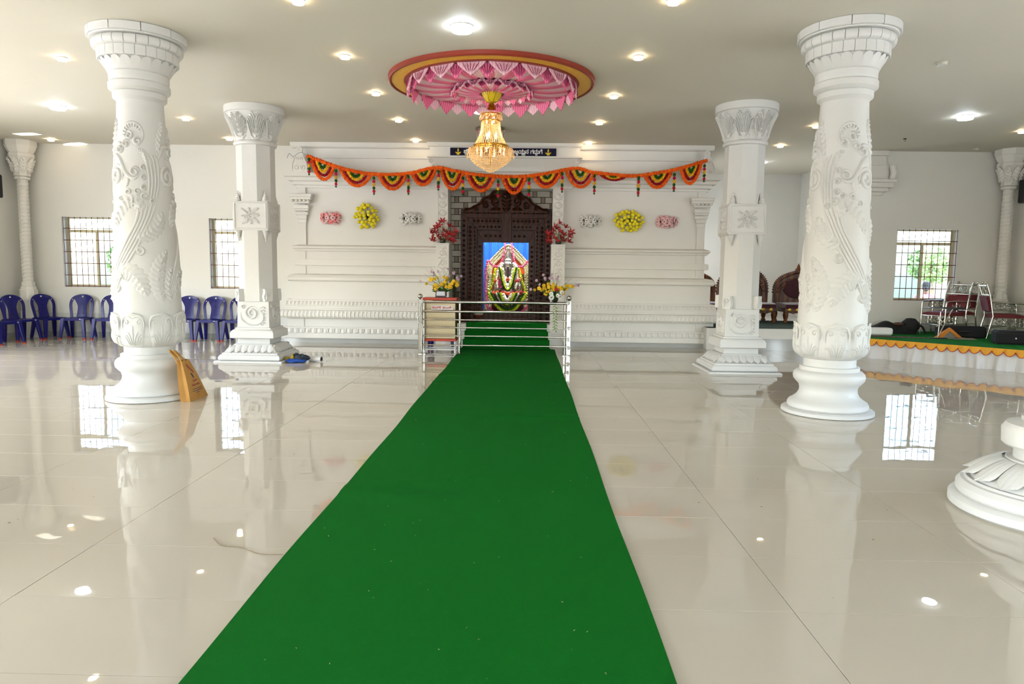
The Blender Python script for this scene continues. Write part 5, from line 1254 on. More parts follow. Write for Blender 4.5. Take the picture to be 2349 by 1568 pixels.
# ------------------------------------------------------------------ blue plastic chairs
def blue_chair():
    t = thing('plastic_chair', '', 'chair')
    def seat(u, v):
        x = -.21+.42*u; y = -.215+.42*v; x *= (1-.10*v); return ((x, y, .435-.012*math.sin(PI*u)*math.sin(PI*v)-.012*(1-v)**6-.01*(2*u-1)**6), (0, 0, 1))
    mb = MB(); mb.sheet(seat, 10, 10, .014); mb.build('seat', M_BLUEPL, t, smooth=50)
    MB().sheet(lambda u, v: ((-.21+.42*u, -.217+.004*math.sin(PI*u), .43-.05*v), (0, -1, 0)), 8, 2, .012).build('front_apron', M_BLUEPL, t, smooth=50)
    for s in (-1, 1): MB().sheet(lambda u, v: ((s*(.212-.02*u), -.21+.41*u, .43-.045*v), (s, 0, 0)), 8, 2, .012).build('side_apron', M_BLUEPL, t, smooth=50)
    # legs: tapered channel legs, splayed; red caps on the front pair
    for sx in (-1, 1):
        for sy in (-1, 1):
            top = Vector((sx*.19, sy*.185, .43)); bot = Vector((sx*.235, -.245 if sy < 0 else .265, .0)); mb = MB(); vs = []
            for f, w_ in ((0, .036), (.5, .031), (1, .024)):
                p = top+(bot-top)*f
                if f == 1: p.z = 0 if sy > 0 else .012
                vs += [p+Vector((a*w_, b*w_, 0)) for a, b in ((-1, -1), (1, -1), (1, 1), (-1, 1))]
            mb.add(vs, [(0, 1, 5, 4), (1, 2, 6, 5), (2, 3, 7, 6), (3, 0, 4, 7), (4, 5, 9, 8), (5, 6, 10, 9), (6, 7, 11, 10), (7, 4, 8, 11), (0, 3, 2, 1), (8, 9, 10, 11)])
            lg = mb.build('leg', M_BLUEPL, t, bevel=.006)
            if sy < 0: MB().box(bot.x-.026, bot.x+.026, bot.y-.026, bot.y+.026, 0, .028).build('foot_cap', M_RED, lg, bevel=.004)
    def bk(z): return .19+(z-.43)*.20+.05*max(0, z-.43)**2     # y of the back at height z
    # outer hoop
    P = [(-.185, .43), (-.20, .55), (-.215, .68), (-.205, .77), (-.16, .84), (-.08, .875), (0, .885), (.08, .875), (.16, .84), (.205, .77), (.215, .68), (.20, .55), (.185, .43)]
    c = catmull([(x, bk(z)-.03*(abs(x)/.2)**2, z) for x, z in P], 5); mb = MB(); vs = []
    for i, p in enumerate(c):
        d = c[min(i+1, len(c)-1)]-c[max(i-1, 0)]; d.normalize(); n = Vector((d.z, 0, -d.x)); k = .026
        for a, b in ((-1, -.5), (1, -.5), (1, .5), (-1, .5)): vs.append(p+n*(a*k)+Vector((0, b*.022, 0)))
    N = len(c); mb.add(vs, [(i*4+j, i*4+(j+1) % 4, (i+1)*4+(j+1) % 4, (i+1)*4+j) for i in range(N-1) for j in range(4)]+[(0, 1, 2, 3), tuple((N-1)*4+j for j in (3, 2, 1, 0))])
    mb.build('back_hoop', M_BLUEPL, t, smooth=40)
    # central splat, wide at top, waisted at the seat, with a woven relief
    sp = MB()
    def spl(u, v):
        z = .43+.435*v; w_ = .105-.018*math.sin(PI*min(1, v*1.15))+.10*max(0, v-.5)**1.5*2.4; w_ = min(w_, .185*math.sqrt(max(0, 1-max(0, (v-.8)/.24)**2)) if v > .8 else 1)
        x = (2*u-1)*w_; return ((x, bk(z)-.03*(abs(x)/.2)**2+.002*math.sin(u*40)*math.sin(v*50), z), (0, -1, 0))
    sp.sheet(spl, 14, 24, .010); s_ = sp.build('back_splat', M_BLUEPL, t, smooth=50)
    dm = MB()
    for i in range(11):
        for j in range(3): dm.sphere((-.03+.03*j+(.015 if i % 2 else 0)-.007, bk(.5+i*.03)-.004, .5+i*.03), .007, 6, 4)
    dm.build('woven_relief', M_BLUEPL, s_, smooth=60)
    b = MB().lathe([(.018, 0), (.016, .004), (1e-6, .006)], 12).mesh('badge', mat('white_badge', '#d8d6d2', .4))
    put('badge', b, t, (0, bk(.86)-.012, .862), (PI/2-.2, 0, 0)); put('badge', b, t, (.15, -.222, .41), (PI/2, 0, 0), (1, .6, 1))
    for s in (-1, 1): put('rivet', b, t, (s*.185, bk(.80)-.04, .80), (PI/2, 0, 0), (.6, .6, .6))
    return t
BC = blue_chair(); gb = 'blue plastic chairs'
CH = [(-10.02, 13.12, 74, 'blue plastic chair cut by the left picture edge'), (-10.14, 13.78, 70, 'blue plastic chair second from the left edge, turned towards the carpet'), (-9.93, 14.34, 64, 'blue plastic chair under the corner pilaster, turned to the right'), (-9.36, 14.36, 8, 'blue plastic chair under the left edge of the first barred window'),
      (-8.70, 14.36, 6, 'blue plastic chair half hidden by the left side of the round column'), (-7.08, 14.34, 4, 'blue plastic chair half hidden by the right side of the round column'), (-6.53, 14.34, 2, 'blue plastic chair standing free between round and octagonal columns'), (-5.98, 14.34, 0, 'blue plastic chair half hidden by the octagonal column'), (-1.60, 13.36, 0, 'blue plastic chair behind the donation box, only its legs seen')]
for i, (x, y, a, l) in enumerate(CH):
    o = BC if i == 0 else copy_tree(BC); o.location = (x, y, 0); o.rotation_euler = (0, 0, math.radians(a)); tag(o, l, 'chair', gb)
# ------------------------------------------------------------------ brown bag by the left column
t = thing('paper_bag', 'brown cloth carry bag leaning on the left round column', 'bag', (-3.80, 7.64, 0), math.radians(92)); M_BAG = mat('tan_bag', '#c2924c', .8, var=.12, scale=7, hex2='#a5742f', bump=.2, bscale=40)
# local: width along +x (away from the viewer), front face towards -y, near edge upright, far edge slanting
h = .46
def bw(f): return .015*f, .47-.27*f            # near and far edge at relative height f
def bd(f): return .055-.030*f+.008*math.sin(PI*f)
def bagp(x, y, z): return (x, y+.06*z/h, z)
mb = MB(); lv_ = []
for f in (0, .2, .4, .6, .8, 1):
    a, b = bw(f); d_ = bd(f); z = h*f; m_ = (a+b)/2; lv_.append([bagp(a, -d_, z), bagp(m_, -d_-.010, z), bagp(b, -d_, z), bagp(b-.03*(1-f), 0, z), bagp(b, d_, z), bagp(m_, d_+.01, z), bagp(a, d_, z), bagp(a+.02, 0, z)])
mb.add([p for l in lv_ for p in l], [(i*8+k, i*8+(k+1) % 8, (i+1)*8+(k+1) % 8, (i+1)*8+k) for i in range(5) for k in range(8)]+[tuple(range(7, -1, -1))])
mb.build('bag_body', M_BAG, t)
for y in (-.02, .03): MB().tube(catmull([bagp(.03, y, h-.03), bagp(.02, y+.02, h+.05), bagp(-.01, y+.05, h+.12), bagp(.06, y+.03, h+.07), bagp(.13, y, h-.03)], 6), .011, 6).build('handle', M_BAG, t, smooth=60)
def on_face(u, v, hgt):
    f = max(0, min(1, v/h)); a, b = bw(f); return bagp((a+b)/2+u, -bd(f)-.0105-hgt, v)
M_PR = mat('red_print', '#9c2f4c', .7); M_PN = mat('dark_print', '#3b3350', .7); pr = MB()
for k in range(7): ridge(pr, on_face, [(-.05+.014*k, .42-.014*k), (-.045+.014*k, .395-.014*k), (-.035+.014*k, .415-.014*k), (-.03+.014*k, .388-.014*k)], .005, .001, False)
for row, z in ((0, .205), (1, .16)):
    for k in range(4 if row == 0 else 7):
        x0 = (-.03 if row == 0 else -.08)+.026*k; ridge(pr, on_face, [(x0, z), (x0+.010, z+.026), (x0+.016, z+.004), (x0+.004, z+.016)], .004, .001, False)
pr.build('red_lettering', M_PR, t); pn = MB()
for z, a, b in ((.125, -.11, .12), (.102, -.12, .13), (.08, -.05, .05)): ridge(pn, on_face, [(a, z), ((a+b)/2, z+.001), (b, z)], .003, .001, False)
ridge(pn, on_face, [(-.02, .31), (.0, .28), (.015, .245)], .014, .001); pn.build('dark_lettering', M_PN, t)
# ------------------------------------------------------------------ cloth bundle with rolled banner
t = thing('cloth_bundle', 'blue, black and yellow cloth bundle lying at the octagonal column foot', 'bundle', (-3.66, 11.12, 0)); rg = random.Random(8)
def lump(nm, c, rx, ry, rz, m, sd, amp=.25):
    g2 = random.Random(sd); ph = [g2.uniform(0, 6) for _ in range(6)]
    MB().grid(lambda u, v: (lambda a, p, k: (c[0]+rx*k*math.cos(a)*math.sin(p), c[1]+ry*k*math.sin(a)*math.sin(p), max(.002, c[2]-rz*k*math.cos(p))))(2*PI*u, PI*v, 1+amp*.5*math.sin(3*2*PI*u+ph[0]+4*v)+amp*.35*math.sin(5*2*PI*u+ph[1])*math.sin(PI*v*3+ph[2])), 22, 12, True).build(nm, m, t, smooth=70)
lump('blue_cloth', (-.02, -.03, .03), .16, .12, .04, mat('royal_blue_cloth', '#1c4fa8', .8, var=.15), 1); lump('dark_cloth', (.05, .0, .075), .12, .10, .055, mat('slate_cloth', '#2c3844', .8, var=.2), 2); lump('black_cloth', (-.03, .0, .10), .05, .05, .045, M_BLACKC, 3); lump('yellow_cloth', (-.08, -.02, .07), .03, .06, .05, mat('mustard_cloth', '#b59a1e', .8, var=.2), 4, .4); lump('yellow_cloth', (-.19, .02, .04), .05, .04, .035, MATS['mustard_cloth'], 5, .5)
t = thing('rolled_banner', 'white rolled banner lying beside the cloth bundle', 'rolled banner', (-3.5, 11.24, 0), -.25)
mb = MB(); mb.tube([(-.02, 0, .045), (.20, 0, .045)], .044, 18, cap=False); mb.tube([(-.02, 0, .045), (.20, 0, .045)], .038, 18, cap=False); mb.build('roll', mat('white_flex', '#e2dfda', .4), t, smooth=50)
MB().tube([(.10, 0, .045), (.196, 0, .045)], .0375, 18).build('dark_core', M_BLACK, t, smooth=50); MB().add([(.02, -.02, .002), (.30, -.06, .002), (.27, .02, .03), (.19, .03, .006), (.02, -.02, .004), (.30, -.06, .004), (.27, .02, .033), (.19, .03, .008)], [(0, 1, 2, 3), (7, 6, 5, 4), (0, 4, 5, 1), (1, 5, 6, 2), (2, 6, 7, 3), (3, 7, 4, 0)]).build('loose_flap', mat('white_flex', '#e2dfda', .4), t)
# ------------------------------------------------------------------ wall speakers
def speaker(label, loc, rz):
    t = thing('wall_speaker', label, 'loudspeaker', loc, rz, 'black wall speakers'); MB().prism([(-.13, -.12), (.13, -.12), (.16, .10), (-.16, .10)], 0, .45, 'xy').build('cabinet', M_BLACK, t, bevel=.012)
    MB().box(-.115, .115, -.132, -.12, .02, .43).build('grille', mat('speaker_grille', '#1b1d20', .8, bump=.6, bscale=220), t, bevel=.004)
    for x in (-.1, .1): MB().lathe([(.015, -.012), (.015, 0)], 10, x, .03).build('rubber_foot', M_BLACK, t)
    MB().box(-.04, .04, .10, .22, .18, .26).build('bracket', M_BLACK, t)
speaker('black loudspeaker on the left wall, cut by the picture edge', (XL+.22, 13.74, 2.83), math.radians(90)); speaker('black loudspeaker on the right wall near the right corner pilaster', (XR-.22, 14.02, 2.96), math.radians(-90))
# ------------------------------------------------------------------ carved thrones
M_TH = mat('carved_teak', '#6b3a18', .25, var=.25, wave=(2, 5, 'X'), hex2='#3d1e0d', bump=.3, bscale=50, spec=.25); M_VEL = mat('maroon_velvet', '#43091c', .85, var=.2, scale=10, sheen=.4); M_GOLDB = mat('gold_boss', '#c9a13a', .3, .8)
def throne(label, loc, W=1.0, H=1.25, rz=0):
    t = thing('carved_throne', label, 'throne', loc, rz, 'carved wooden thrones'); hw = W/2
    def ar(k, z0=.42): 
        pts = [(hw*k, z0), (hw*k, .62)]
        for i in range(1, 20):
            a = PI*i/20; pts.append((hw*k*math.cos(a)*(1+.06*math.sin(a)), .62+(H*k-.62)*.93*math.sin(a)**.8+.04*max(0, math.sin(a))**14))
        return pts+[(-hw*k, .62), (-hw*k, z0)]
    o_, i_ = ar(1.0), ar(.70); MB().prism(o_+list(reversed(i_)), .32, .40).build('back_frame', M_TH, t, bevel=.006)
    MB().prism(ar(.72), .335, .39).build('back_panel', M_TH, t)
    e = MB(); e.grid(lambda u, v: (.62*hw*math.cos(2*PI*u)*math.sin(PI/2*v), .335-.05*math.cos(PI/2*v), .76+.26*H*.8*math.sin(2*PI*u)*math.sin(PI/2*v)), 28, 8, True); e.build('back_cushion', M_VEL, t, smooth=60)
    rl = MB(); S = lambda u, v, h: (u, .32-h, v)
    ridge(rl, S, ar(.94), .018, .02, False); ridge(rl, S, ar(.76), .014, .02, False)
    for i in range(15):
        a = PI*(i+.5)/15; ridge(rl, S, spiral(hw*.85*math.cos(a), .62+(H*.85-.62)*.95*math.sin(a)**.8, .035, 1.3, a, 1, 14), .01, .018)
    rl.build('scroll_relief', M_TH, t, smooth=50)
    bd = MB()
    for i in range(33):
        a = PI*(i+.5)/33; bd.sphere((hw*1.02*math.cos(a)*(1+.06*math.sin(a)), .36, .62+(H-.62)*.94*math.sin(a)**.8), .018, 6, 4)
    bd.build('crest_beads', M_TH, t, smooth=60)
    MB().lathe([(.07, 0), (.075, .03), (.05, .05), (.03, .08), (.035, .1), (.012, .14), (1e-6, .18)], 14).build('crest_finial', M_TH, t, (0, .36, H-.005), smooth=50)
    MB().box(-hw*.96, hw*.96, -.36, .40, .24, .34).build('seat_rail', M_TH, t, bevel=.01)
    MB().sheet(lambda u, v: ((-hw*.93+2*hw*.93*u, -.37+.72*v, .43+.02*math.sin(PI*u)*math.sin(PI*v)-.02*(2*v-1)**8), (0, 0, 1)), 12, 8, .09).build('seat_cushion', M_VEL, t, smooth=60)
    for k in range(6): MB().lathe([(.035, 0), (.038, .008), (.022, .012), (.018, .004), (1e-6, .01)], 14).build('gold_boss', M_GOLDB, t, (-hw*.75+k*hw*.3, -.362, .29), (PI/2, 0, 0), smooth=50)
    ap = [(-hw*.9, .24)]+[(-hw*.9+hw*1.8*i/24, .20+.025*abs(math.sin(PI*i/4))) for i in range(25)]+[(hw*.9, .24)]; MB().prism(ap, -.355, -.33).build('apron', M_TH, t)
    for sx in (-1, 1):
        for y in (-.32, .36): MB().lathe([(.05, 0), (.055, .03), (.035, .06), (.05, .12), (.06, .18), (.05, .24)], 14).build('leg', M_TH, t, (sx*hw*.88, y, 0), smooth=50)
    return t
PZ = .437
throne('carved wooden throne half hidden by the shrine front corner', (4.03, 16.05, PZ), .76, 1.10); throne('tallest carved wooden throne, mostly behind the octagonal column', (5.02, 16.0, PZ), 1.18, 1.27); throne('carved wooden throne seen between octagonal and round columns, right of the tallest', (6.28, 15.95, PZ), 1.12, 1.17)
# ------------------------------------------------------------------ stage with draped skirt
HS = .36; M_SCAR = mat('stage_green_carpet', '#1f7a30', .95, var=.1, scale=90, bump=.4, bscale=300, spec=.1)
poly = [(6.0, 13.28), (9.3, 9.70), (9.98, 9.70), (9.98, 14.2), (9.45, 14.2), (9.45, 14.75), (7.24, 14.75), (7.24, 14.5), (6.95, 14.5), (6.95, 13.9), (6.0, 13.9)]
t = thing('stage', 'low stage with green carpet and white pleated skirt', 'stage', (0, 0, 0))
MB().prism(poly, .02, HS-.012, 'xy').build('platform', mat('stage_timber', '#7a5a3a', .7), t); MB().prism(poly, HS-.012, HS, 'xy').build('green_carpet', M_SCAR, t)
A = Vector((6.0, 13.28)); Bv = Vector((9.3, 9.70)); LN = (Bv-A).length; dx = (Bv-A)/LN; nn = Vector((dx.y, -dx.x)) if Vector((dx.y, -dx.x)).y < 0 else Vector((-dx.y, dx.x))
rg = random.Random(12); ph = [rg.uniform(0, 6) for _ in range(5)]
def edge(s, off, z): p = A+dx*s+nn*off; return (p.x, p.y, z)
def sk(u, v):
    s = LN*u; f = 1-v; o = .03+.028*math.sin(s*17+1.6*math.sin(s*2.1+ph[0]))*(.35+.9*f)+.012*math.sin(s*41+ph[1])*(.2+f)+.02*f*f
    return (edge(s+.04*f*math.sin(s*5+ph[2]), o, .0005+(HS-.014)*v+.012*math.sin(s*3)*f*(1 if f > .9 else 0)*0), (nn.x, nn.y, 0))
MB().sheet(sk, 420, 8, .004).build('pleated_skirt', mat('white_muslin', '#dcdad8', .85, var=.04), t, smooth=70)
M_VAL = mat('yellow_satin', '#eda70c', .5, var=.12, scale=12); M_TRIM = mat('red_trim', '#b5281c', .6); M_TOP = MB()
NS = 30; wS = LN/NS
for k in range(NS):
    s0 = k*wS; jit = rg.uniform(.9, 1.12); pp = []; n = 12
    def low(u): return HS-.045-.074*jit*math.sin(PI*u)**.75
    mb = MB(); mb.sheet(lambda u, v: (edge(s0+wS*u, .062+.012*math.sin(PI*u), HS+.002+(low(u)-HS-.002)*v), (nn.x, nn.y, 0)), 10, 3, .004)
    sc_ = mb.build('valance_scallop', M_VAL, t, smooth=60)
    MB().tube([edge(s0+wS*i/n, .066+.012*math.sin(PI*i/n), low(i/n)) for i in range(n+1)], .0055, 5).build('red_edging', M_TRIM, sc_)
# ------------------------------------------------------------------ steel chairs with red cushions
M_RC = mat('red_brocade', '#6e1418', .75, var=.25, scale=35, hex2='#4d0c10', bump=.3, bscale=60)
def wheel(mb, c, r, ux, uy, sx=1.0):
    c = Vector(c); ux = Vector(ux); uy = Vector(uy); ring = [c+ux*(r*sx*math.cos(a))+uy*(r*math.sin(a)) for a in [2*PI*i/18 for i in range(18)]]
    mb.tube(ring, .006, 5, closed=True)
    for k in range(8):
        a = k*PI/4; mb.tube([c, c+ux*(r*sx*math.cos(a))+uy*(r*math.sin(a))], .0035, 4)
    mb.sphere(tuple(c), .014, 8, 5)
def steel_chair():
    t = thing('steel_chair', '', 'chair'); T = lambda nm, pts, r=.014, sm=True: MB().tube(pts, r, 8).build(nm, M_STEEL, t, smooth=60)
    MB().sheet(lambda u, v: ((-.25+.5*u, -.25+.5*v, .47-.02*(abs(2*u-1)**4+abs(2*v-1)**4)), (0, 0, 1)), 12, 12, .06).build('seat_cushion', M_RC, t, smooth=60)
    MB().box(-.25, .25, -.25, .25, .385, .40).build('seat_frame', M_STEEL, t, bevel=.004)
    for s in (-1, 1):
        T('front_leg', catmull([(s*.27, -.27, 0), (s*.27, -.26, .40), (s*.27, -.25, .60), (s*.27, -.20, .66), (s*.27, .10, .67), (s*.27, .25, .66)], 5), .015)
        T('rear_leg', [(s*.26, .34, 0), (s*.26, .26, .42), (s*.26, .33, .80), (s*.26, .40, 1.03)], .016); MB().sphere((s*.26, .405, 1.035), .022, 10, 7).build('leg_knob', M_STEEL, t, smooth=60)
        T('arm_rail', [(s*.27, -.26, .52), (s*.27, .27, .52)], .008); mb = MB(); wheel(mb, (s*.27, 0, .595), .062, (0, 1, 0), (0, 0, 1), 1.5); mb.build('arm_wheel', M_STEEL, t, smooth=60)
        mb = MB(); wheel(mb, (s*.27, 0, .30), .07, (0, 1, 0), (0, 0, 1)); T('side_stretcher', [(s*.27, -.26, .21), (s*.26, .30, .21)], .010); mb.build('side_wheel', M_STEEL, t, smooth=60)
        mb = MB(); wheel(mb, (s*.115, -.25, .30), .072, (1, 0, 0), (0, 0, 1)); mb.build('apron_wheel', M_STEEL, t, smooth=60)
        bd = Vector((0, .29, .96)).normalized(); mb = MB(); wheel(mb, (s*.115, .355, .90), .075, (1, 0, 0), bd); mb.build('back_wheel', M_STEEL, t, smooth=60)
    T('apron_rail', [(-.27, -.25, .21), (.27, -.25, .21)], .010); T('apron_rail', [(-.27, -.25, .385), (.27, -.25, .385)], .010)
    for z, y in ((.81, .333), (.99, .388), (.50, .275)): T('back_rail', [(-.26, y, z), (.26, y, z)], .012)
    MB().sheet(lambda u, v: ((-.22+.44*u, .27+.07*v-.018*math.sin(PI*u)*math.sin(PI*v), .52+.27*v), (0, -1, .2)), 10, 8, .045).build('back_cushion', M_RC, t, smooth=60)
    return t
SCH = steel_chair(); gs = 'steel chairs with red cushions'
for i, (x, y, rx, rz, l) in enumerate(((8.22, 13.88, 0, -72, 'steel armchair with red cushion nearest the barred window, facing left'), (8.72, 14.38, 0, -70, 'steel armchair with red cushion behind the leaning chair backs'), (9.06, 13.36, 0, 72, 'steel armchair with red cushion whose tall back stands right of the window'), (9.62, 12.80, 0, -78, 'steel armchair with red cushion cut by the right picture edge'))):
    o = SCH if i == 0 else copy_tree(SCH); o.location = (x, y, HS); o.rotation_euler = (math.radians(rx), 0, math.radians(rz)); tag(o, l, 'chair', gs)
# ------------------------------------------------------------------ bags, cases and stand on the stage
def softbox(mb, x0, x1, y0, y1, h, amp, seed, n=(20, 8)):
    g2 = random.Random(seed); p = [g2.uniform(0, 6) for _ in range(6)]
    def top(u, v): 
        e = (1-(2*u-1)**6)*(1-(2*v-1)**6); return h*max(.02, e)**.5*(1+amp*math.sin(7*u+p[0])*math.sin(3*v+p[1])+amp*.6*math.sin(15*u+p[2]))
    mb.sheet(lambda u, v: ((x0+(x1-x0)*u, y0+(y1-y0)*v+.03*math.sin(u*5+p[3]), .004+top(u, v)), (0, 0, 1)), n[0], n[1], .004)
    mb.box(x0+.02, x1-.02, y0+.02, y1-.02, 0, h*.3); return mb
t = thing('gig_bag', 'slumped black instrument bag at the left end of the stage', 'bag', (7.38, 14.10, HS), -.15); softbox(MB(), -.52, .40, -.16, .16, .19, .22, 3).build('bag_body', M_BLACKC, t, smooth=70)
MB().lathe([(1e-6, -.17), (.12, -.14), (.17, -.04), (.16, .06), (.08, .14), (1e-6, .15)], 18, sy=.8).build('bag_end', M_BLACKC, t, (.30, -.02, .17), smooth=70); MB().tube(catmull([(.38, -.12, .22), (.48, -.14, .15), (.54, -.14, .03)], 6), .022, 6).build('strap', M_BLACKC, t, smooth=60)
MB().sphere((.05, -.10, .20), .10, 12, 8, .35).build('brown_patch', mat('brown_leather', '#5a3a1e', .6, var=.2), t, smooth=60)
tag(MB().sheet(lambda u, v: ((6.35+1.15*u+.1*v, 13.30-.32*u+.42*v*(1-.75*u), HS+.008+.006*math.sin(u*22)*math.sin(v*8)), (0, 0, 1)), 24, 6, .006).build('woven_mat', mat('brown_woven_mat', '#6b4a33', .9, var=.4, scale=50, hex2='#33251d', wave=(14, 2, 'Y'))), 'brown patterned mat rumpled at the stage edge beside the round column', 'mat')
def case(label, loc, rz, w_, d_, h_):
    t = thing('equipment_case', label, 'case', loc, rz, 'black equipment cases'); MB().box(-w_/2, w_/2, -d_/2, d_/2, 0, h_).build('case_body', M_BLACKC, t, bevel=.035); MB().tube(catmull([(-.09, -d_/2, h_*.55), (-.07, -d_/2-.03, h_*.6), (.07, -d_/2-.03, h_*.6), (.09, -d_/2, h_*.55)], 5), .012, 6).build('handle', M_BLACK, t, smooth=60)
    MB().box(-w_/2+.02, w_/2-.02, -d_/2-.004, -d_/2+.004, h_*.78, h_*.80).build('zip', M_BLACK, t)
    MB().box(-w_*.22, -w_*.22+.018, -d_/2-.006, -d_/2+.002, h_*.42, h_*.52).build('white_tag', M_SIGNW, t); return t
case('black equipment case behind the orange cloth on the stage', (8.25, 13.36, HS), -.12, .80, .30, .22); case('black equipment case lying at the front right of the stage', (8.62, 12.12, HS), -.30, .98, .34, .235)
t = thing('orange_cloth', 'orange and grey cloth standing folded like a tent on the stage', 'cloth', (7.86, 13.06, HS), -.2); MB().prism([(-.26, 0), (0, .21), (.22, .02), (.16, .0), (0, .15), (-.14, .0)], -.05, .03).build('orange_border', mat('orange_canvas', '#d9801c', .75, var=.15), t); MB().prism([(-.15, 0), (0, .15), (.17, .0)], -.03, .015).build('grey_panel', mat('grey_canvas', '#8a8478', .8, var=.15), t)
softbox(MB(), .05, .42, -.14, .02, .025, .2, 9, (10, 6)).build('grey_tail', MATS['grey_canvas'], t, smooth=70)
t = thing('keyboard_stand', 'small chrome stand with black crossbar in front of the steel chair', 'stand', (7.66, 13.02, HS), -.1)
for a, b, nm in (((-.03, 0, .01), (.20, 0, .56), 'tube_leg'), ((.06, 0, .34), (-.06, .0, .22), 'brace'), ((-.02, 0, .01), (-.0, .0, .5), 'tube_leg')): MB().tube([a, b], .012, 8).build(nm, M_STEEL, t, smooth=60)
MB().box(-.18, .14, -.03, .03, 0, .02).build('foot_bar', M_BLACK, t, bevel=.005); MB().box(.03, .40, -.025, .025, .555, .59).build('crossbar', M_BLACK, t, bevel=.008); MB().sphere((.04, 0, .36), .025, 10, 6).build('clamp', M_BLACK, t, smooth=60)
tag(MB().box(6.62, 7.14, 13.62, 13.86, HS, HS+.14).build('white_box', M_SIGNW, bevel=.03), 'white cushion-like box beside the round column on the stage', 'box')
# ------------------------------------------------------------------ outside the windows
gr = struct(MB().box(-40, 40, 15.6, 60, -.5, -.3).box(-40, -11.6, -40, 15.6, -.5, -.3).box(10.9, 40, -40, 15.6, -.5, -.3).box(-11.6, 10.9, -40, -3.9, -.5, -.3).build('floor_outside', mat('sunlit_concrete', '#dedacf', .9, var=.1, scale=1)), 'sunlit yard outside the windows')
M_LF = mat('tree_leaves', '#7f9a55', .7, var=.25, scale=3, hex2='#36561f'); M_TRK = mat('tree_bark', '#6a5641', .9, var=.2)
def tree(label, loc, h, r, seed):
    t = thing('tree', label, 'tree', loc, 0, 'trees outside the windows'); g2 = random.Random(seed); MB().tube([(0, 0, 0), (.1, 0, h*.3), (0, .1, h*.6), (.05, 0, h*.85)], [.16, .13, .1, .05], 8).build('trunk', M_TRK, t, smooth=60); mb = MB()
    for i in range(1500):
        a = g2.uniform(0, 2*PI); p = math.acos(g2.uniform(-1, 1)); q = r*g2.random()**.35; c = Vector((q*math.cos(a)*math.sin(p), q*math.sin(a)*math.sin(p), h*.75+q*.8*math.cos(p))); e = Vector((g2.uniform(-1, 1), g2.uniform(-1, 1), g2.uniform(-1, 1))).normalized(); f = e.orthogonal().normalized(); k = g2.uniform(.06, .12)
        mb.add([c-e*k, c+f*k*.45, c+e*k, c-f*k*.45], [(0, 1, 2, 3)])
    o = mb.build('foliage', M_LF, t); o['kind'] = 'stuff'
tree('leafy tree outside the barred window nearest the left corner', (-13.4, 24, -.3), 2.6, 1.0, 1); tree('leafy tree outside the window beside the left octagonal column', (-9.0, 26, -.3), 2.4, .9, 2); tree('leafy tree outside the window above the stage', (15.4, 27, -.3), 3.0, .9, 3)
# person standing outside the right-hand window
t = thing('person', 'person in pink clothing standing outside the window above the stage', 'person', (9.72, 17.2, -.3), math.radians(150))
V = {'pel': (0, 0, .86, .13), 'wai': (0, 0, 1.0, .115), 'che': (0, 0, 1.2, .135), 'nb': (0, .01, 1.36, .055), 'nk': (0, 0, 1.43, .05), 'hd': (0, -.01, 1.54, .085), 'ht': (0, -.005, 1.62, .075)}
E_ = [('pel', 'wai'), ('wai', 'che'), ('che', 'nb'), ('nb', 'nk'), ('nk', 'hd'), ('hd', 'ht')]
for s, k in ((-1, 'l'), (1, 'r')):
    V.update({k+'sh': (s*.17, 0, 1.31, .06), k+'el': (s*.22, .02, 1.04, .042), k+'wr': (s*.22, -.06, .82, .03), k+'pa': (s*.22, -.08, .75, .034), k+'hi': (s*.085, 0, .80, .095), k+'kn': (s*.09, -.01, .45, .06), k+'an': (s*.09, .02, .08, .04), k+'to': (s*.10, -.14, .03, .035)})
    E_ += [('che', k+'sh'), (k+'sh', k+'el'), (k+'el', k+'wr'), (k+'wr', k+'pa'), ('pel', k+'hi'), (k+'hi', k+'kn'), (k+'kn', k+'an'), (k+'an', k+'to')]
    for f in range(4):
        a, b = k+'f%d' % f, k+'g%d' % f; V[a] = (s*.22+(f-1.5)*.017, -.09, .71, .0095); V[b] = (s*.22+(f-1.5)*.018, -.105, .66+abs(f-1.2)*.008, .008); E_ += [(k+'pa', a), (a, b)]
    V[k+'th'] = (s*.22-s*.035, -.10, .75, .011); V[k+'ti'] = (s*.22-s*.045, -.115, .71, .009); E_ += [(k+'pa', k+'th'), (k+'th', k+'ti')]
ks = list(V); me = bpy.data.meshes.new('body'); me.from_pydata([V[k][:3] for k in ks], [(ks.index(a), ks.index(b)) for a, b in E_], [])
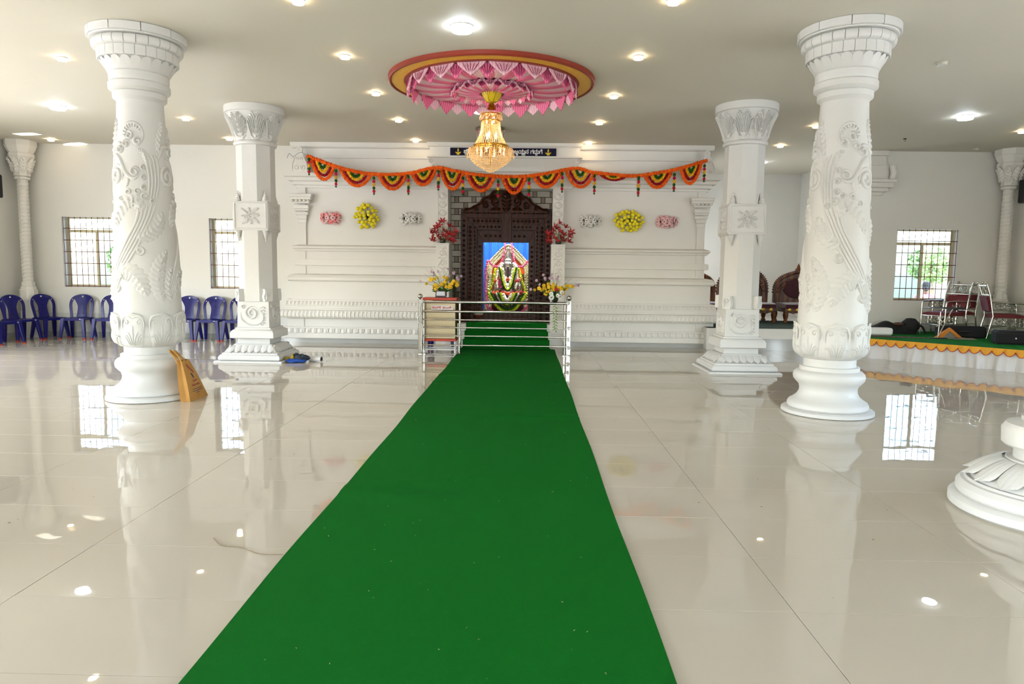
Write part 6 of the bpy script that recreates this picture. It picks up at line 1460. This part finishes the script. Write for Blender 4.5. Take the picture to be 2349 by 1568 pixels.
bo = bpy.data.objects.new('body', me); COL.objects.link(bo); md = bo.modifiers.new('skin', 'SKIN'); md.use_smooth_shade = True
for i, k in enumerate(ks): me.skin_vertices[0].data[i].radius = (V[k][3],)*2; me.skin_vertices[0].data[i].use_root = (k == 'pel')
bo.modifiers.new('sub', 'SUBSURF').levels = 1; bpy.context.view_layer.update()
bm_ = bpy.data.meshes.new_from_object(bo.evaluated_get(bpy.context.evaluated_depsgraph_get())); bpy.data.objects.remove(bo)
bm_.materials.clear(); bm_.materials.append(mat('skin', '#7a4f38', .6, var=.05)); put('body', bm_, t)
M_PK = mat('pink_cotton', '#c9647e', .8, var=.2, scale=14, hex2='#e0a0ac')
MB().lathe([(.20, .60), (.185, .86), (.16, 1.0), (.17, 1.2), (.175, 1.30), (.10, 1.37), (.06, 1.385)], 24, sy=.75).build('blouse', M_PK, t, smooth=60); MB().lathe([(.27, .06), (.24, .4), (.20, .80), (.17, .98)], 24, sy=.8).build('skirt', M_PK, t, smooth=60)
for s in (-1, 1): MB().tube([(s*.10, 0, 1.32), (s*.175, 0, 1.31), (s*.205, .01, 1.17)], [.07, .078, .066], 12).build('sleeve', M_PK, t, smooth=60)
M_HAIR = mat('black_hair', '#1a1512', .5, var=.1); MB().sphere((0, .02, 1.57), .112, 16, 12, 1.08).build('hair', M_HAIR, t, smooth=80); MB().sphere((0, .12, 1.52), .05, 12, 8).build('hair_bun', M_HAIR, t, smooth=80)
MB().lathe([(1e-6, 0), (.012, .004), (.009, .03), (1e-6, .035)], 8).build('nose', MATS['skin'], t, (0, -.10, 1.515), (.4, 0, 0), smooth=60)
for s in (-1, 1): MB().sphere((s*.033, -.085, 1.55), .011, 8, 6).build('eye', mat('eye_white', '#e8e4dc', .3), t, smooth=60); MB().sphere((s*.088, .0, 1.535), .022, 8, 6, 1.4).build('ear', MATS['skin'], t, smooth=60)
MB().tube([(-.025, -.092, 1.475), (0, -.098, 1.472), (.025, -.092, 1.475)], .006, 6).build('mouth', mat('lips', '#7d3a36', .5), t)
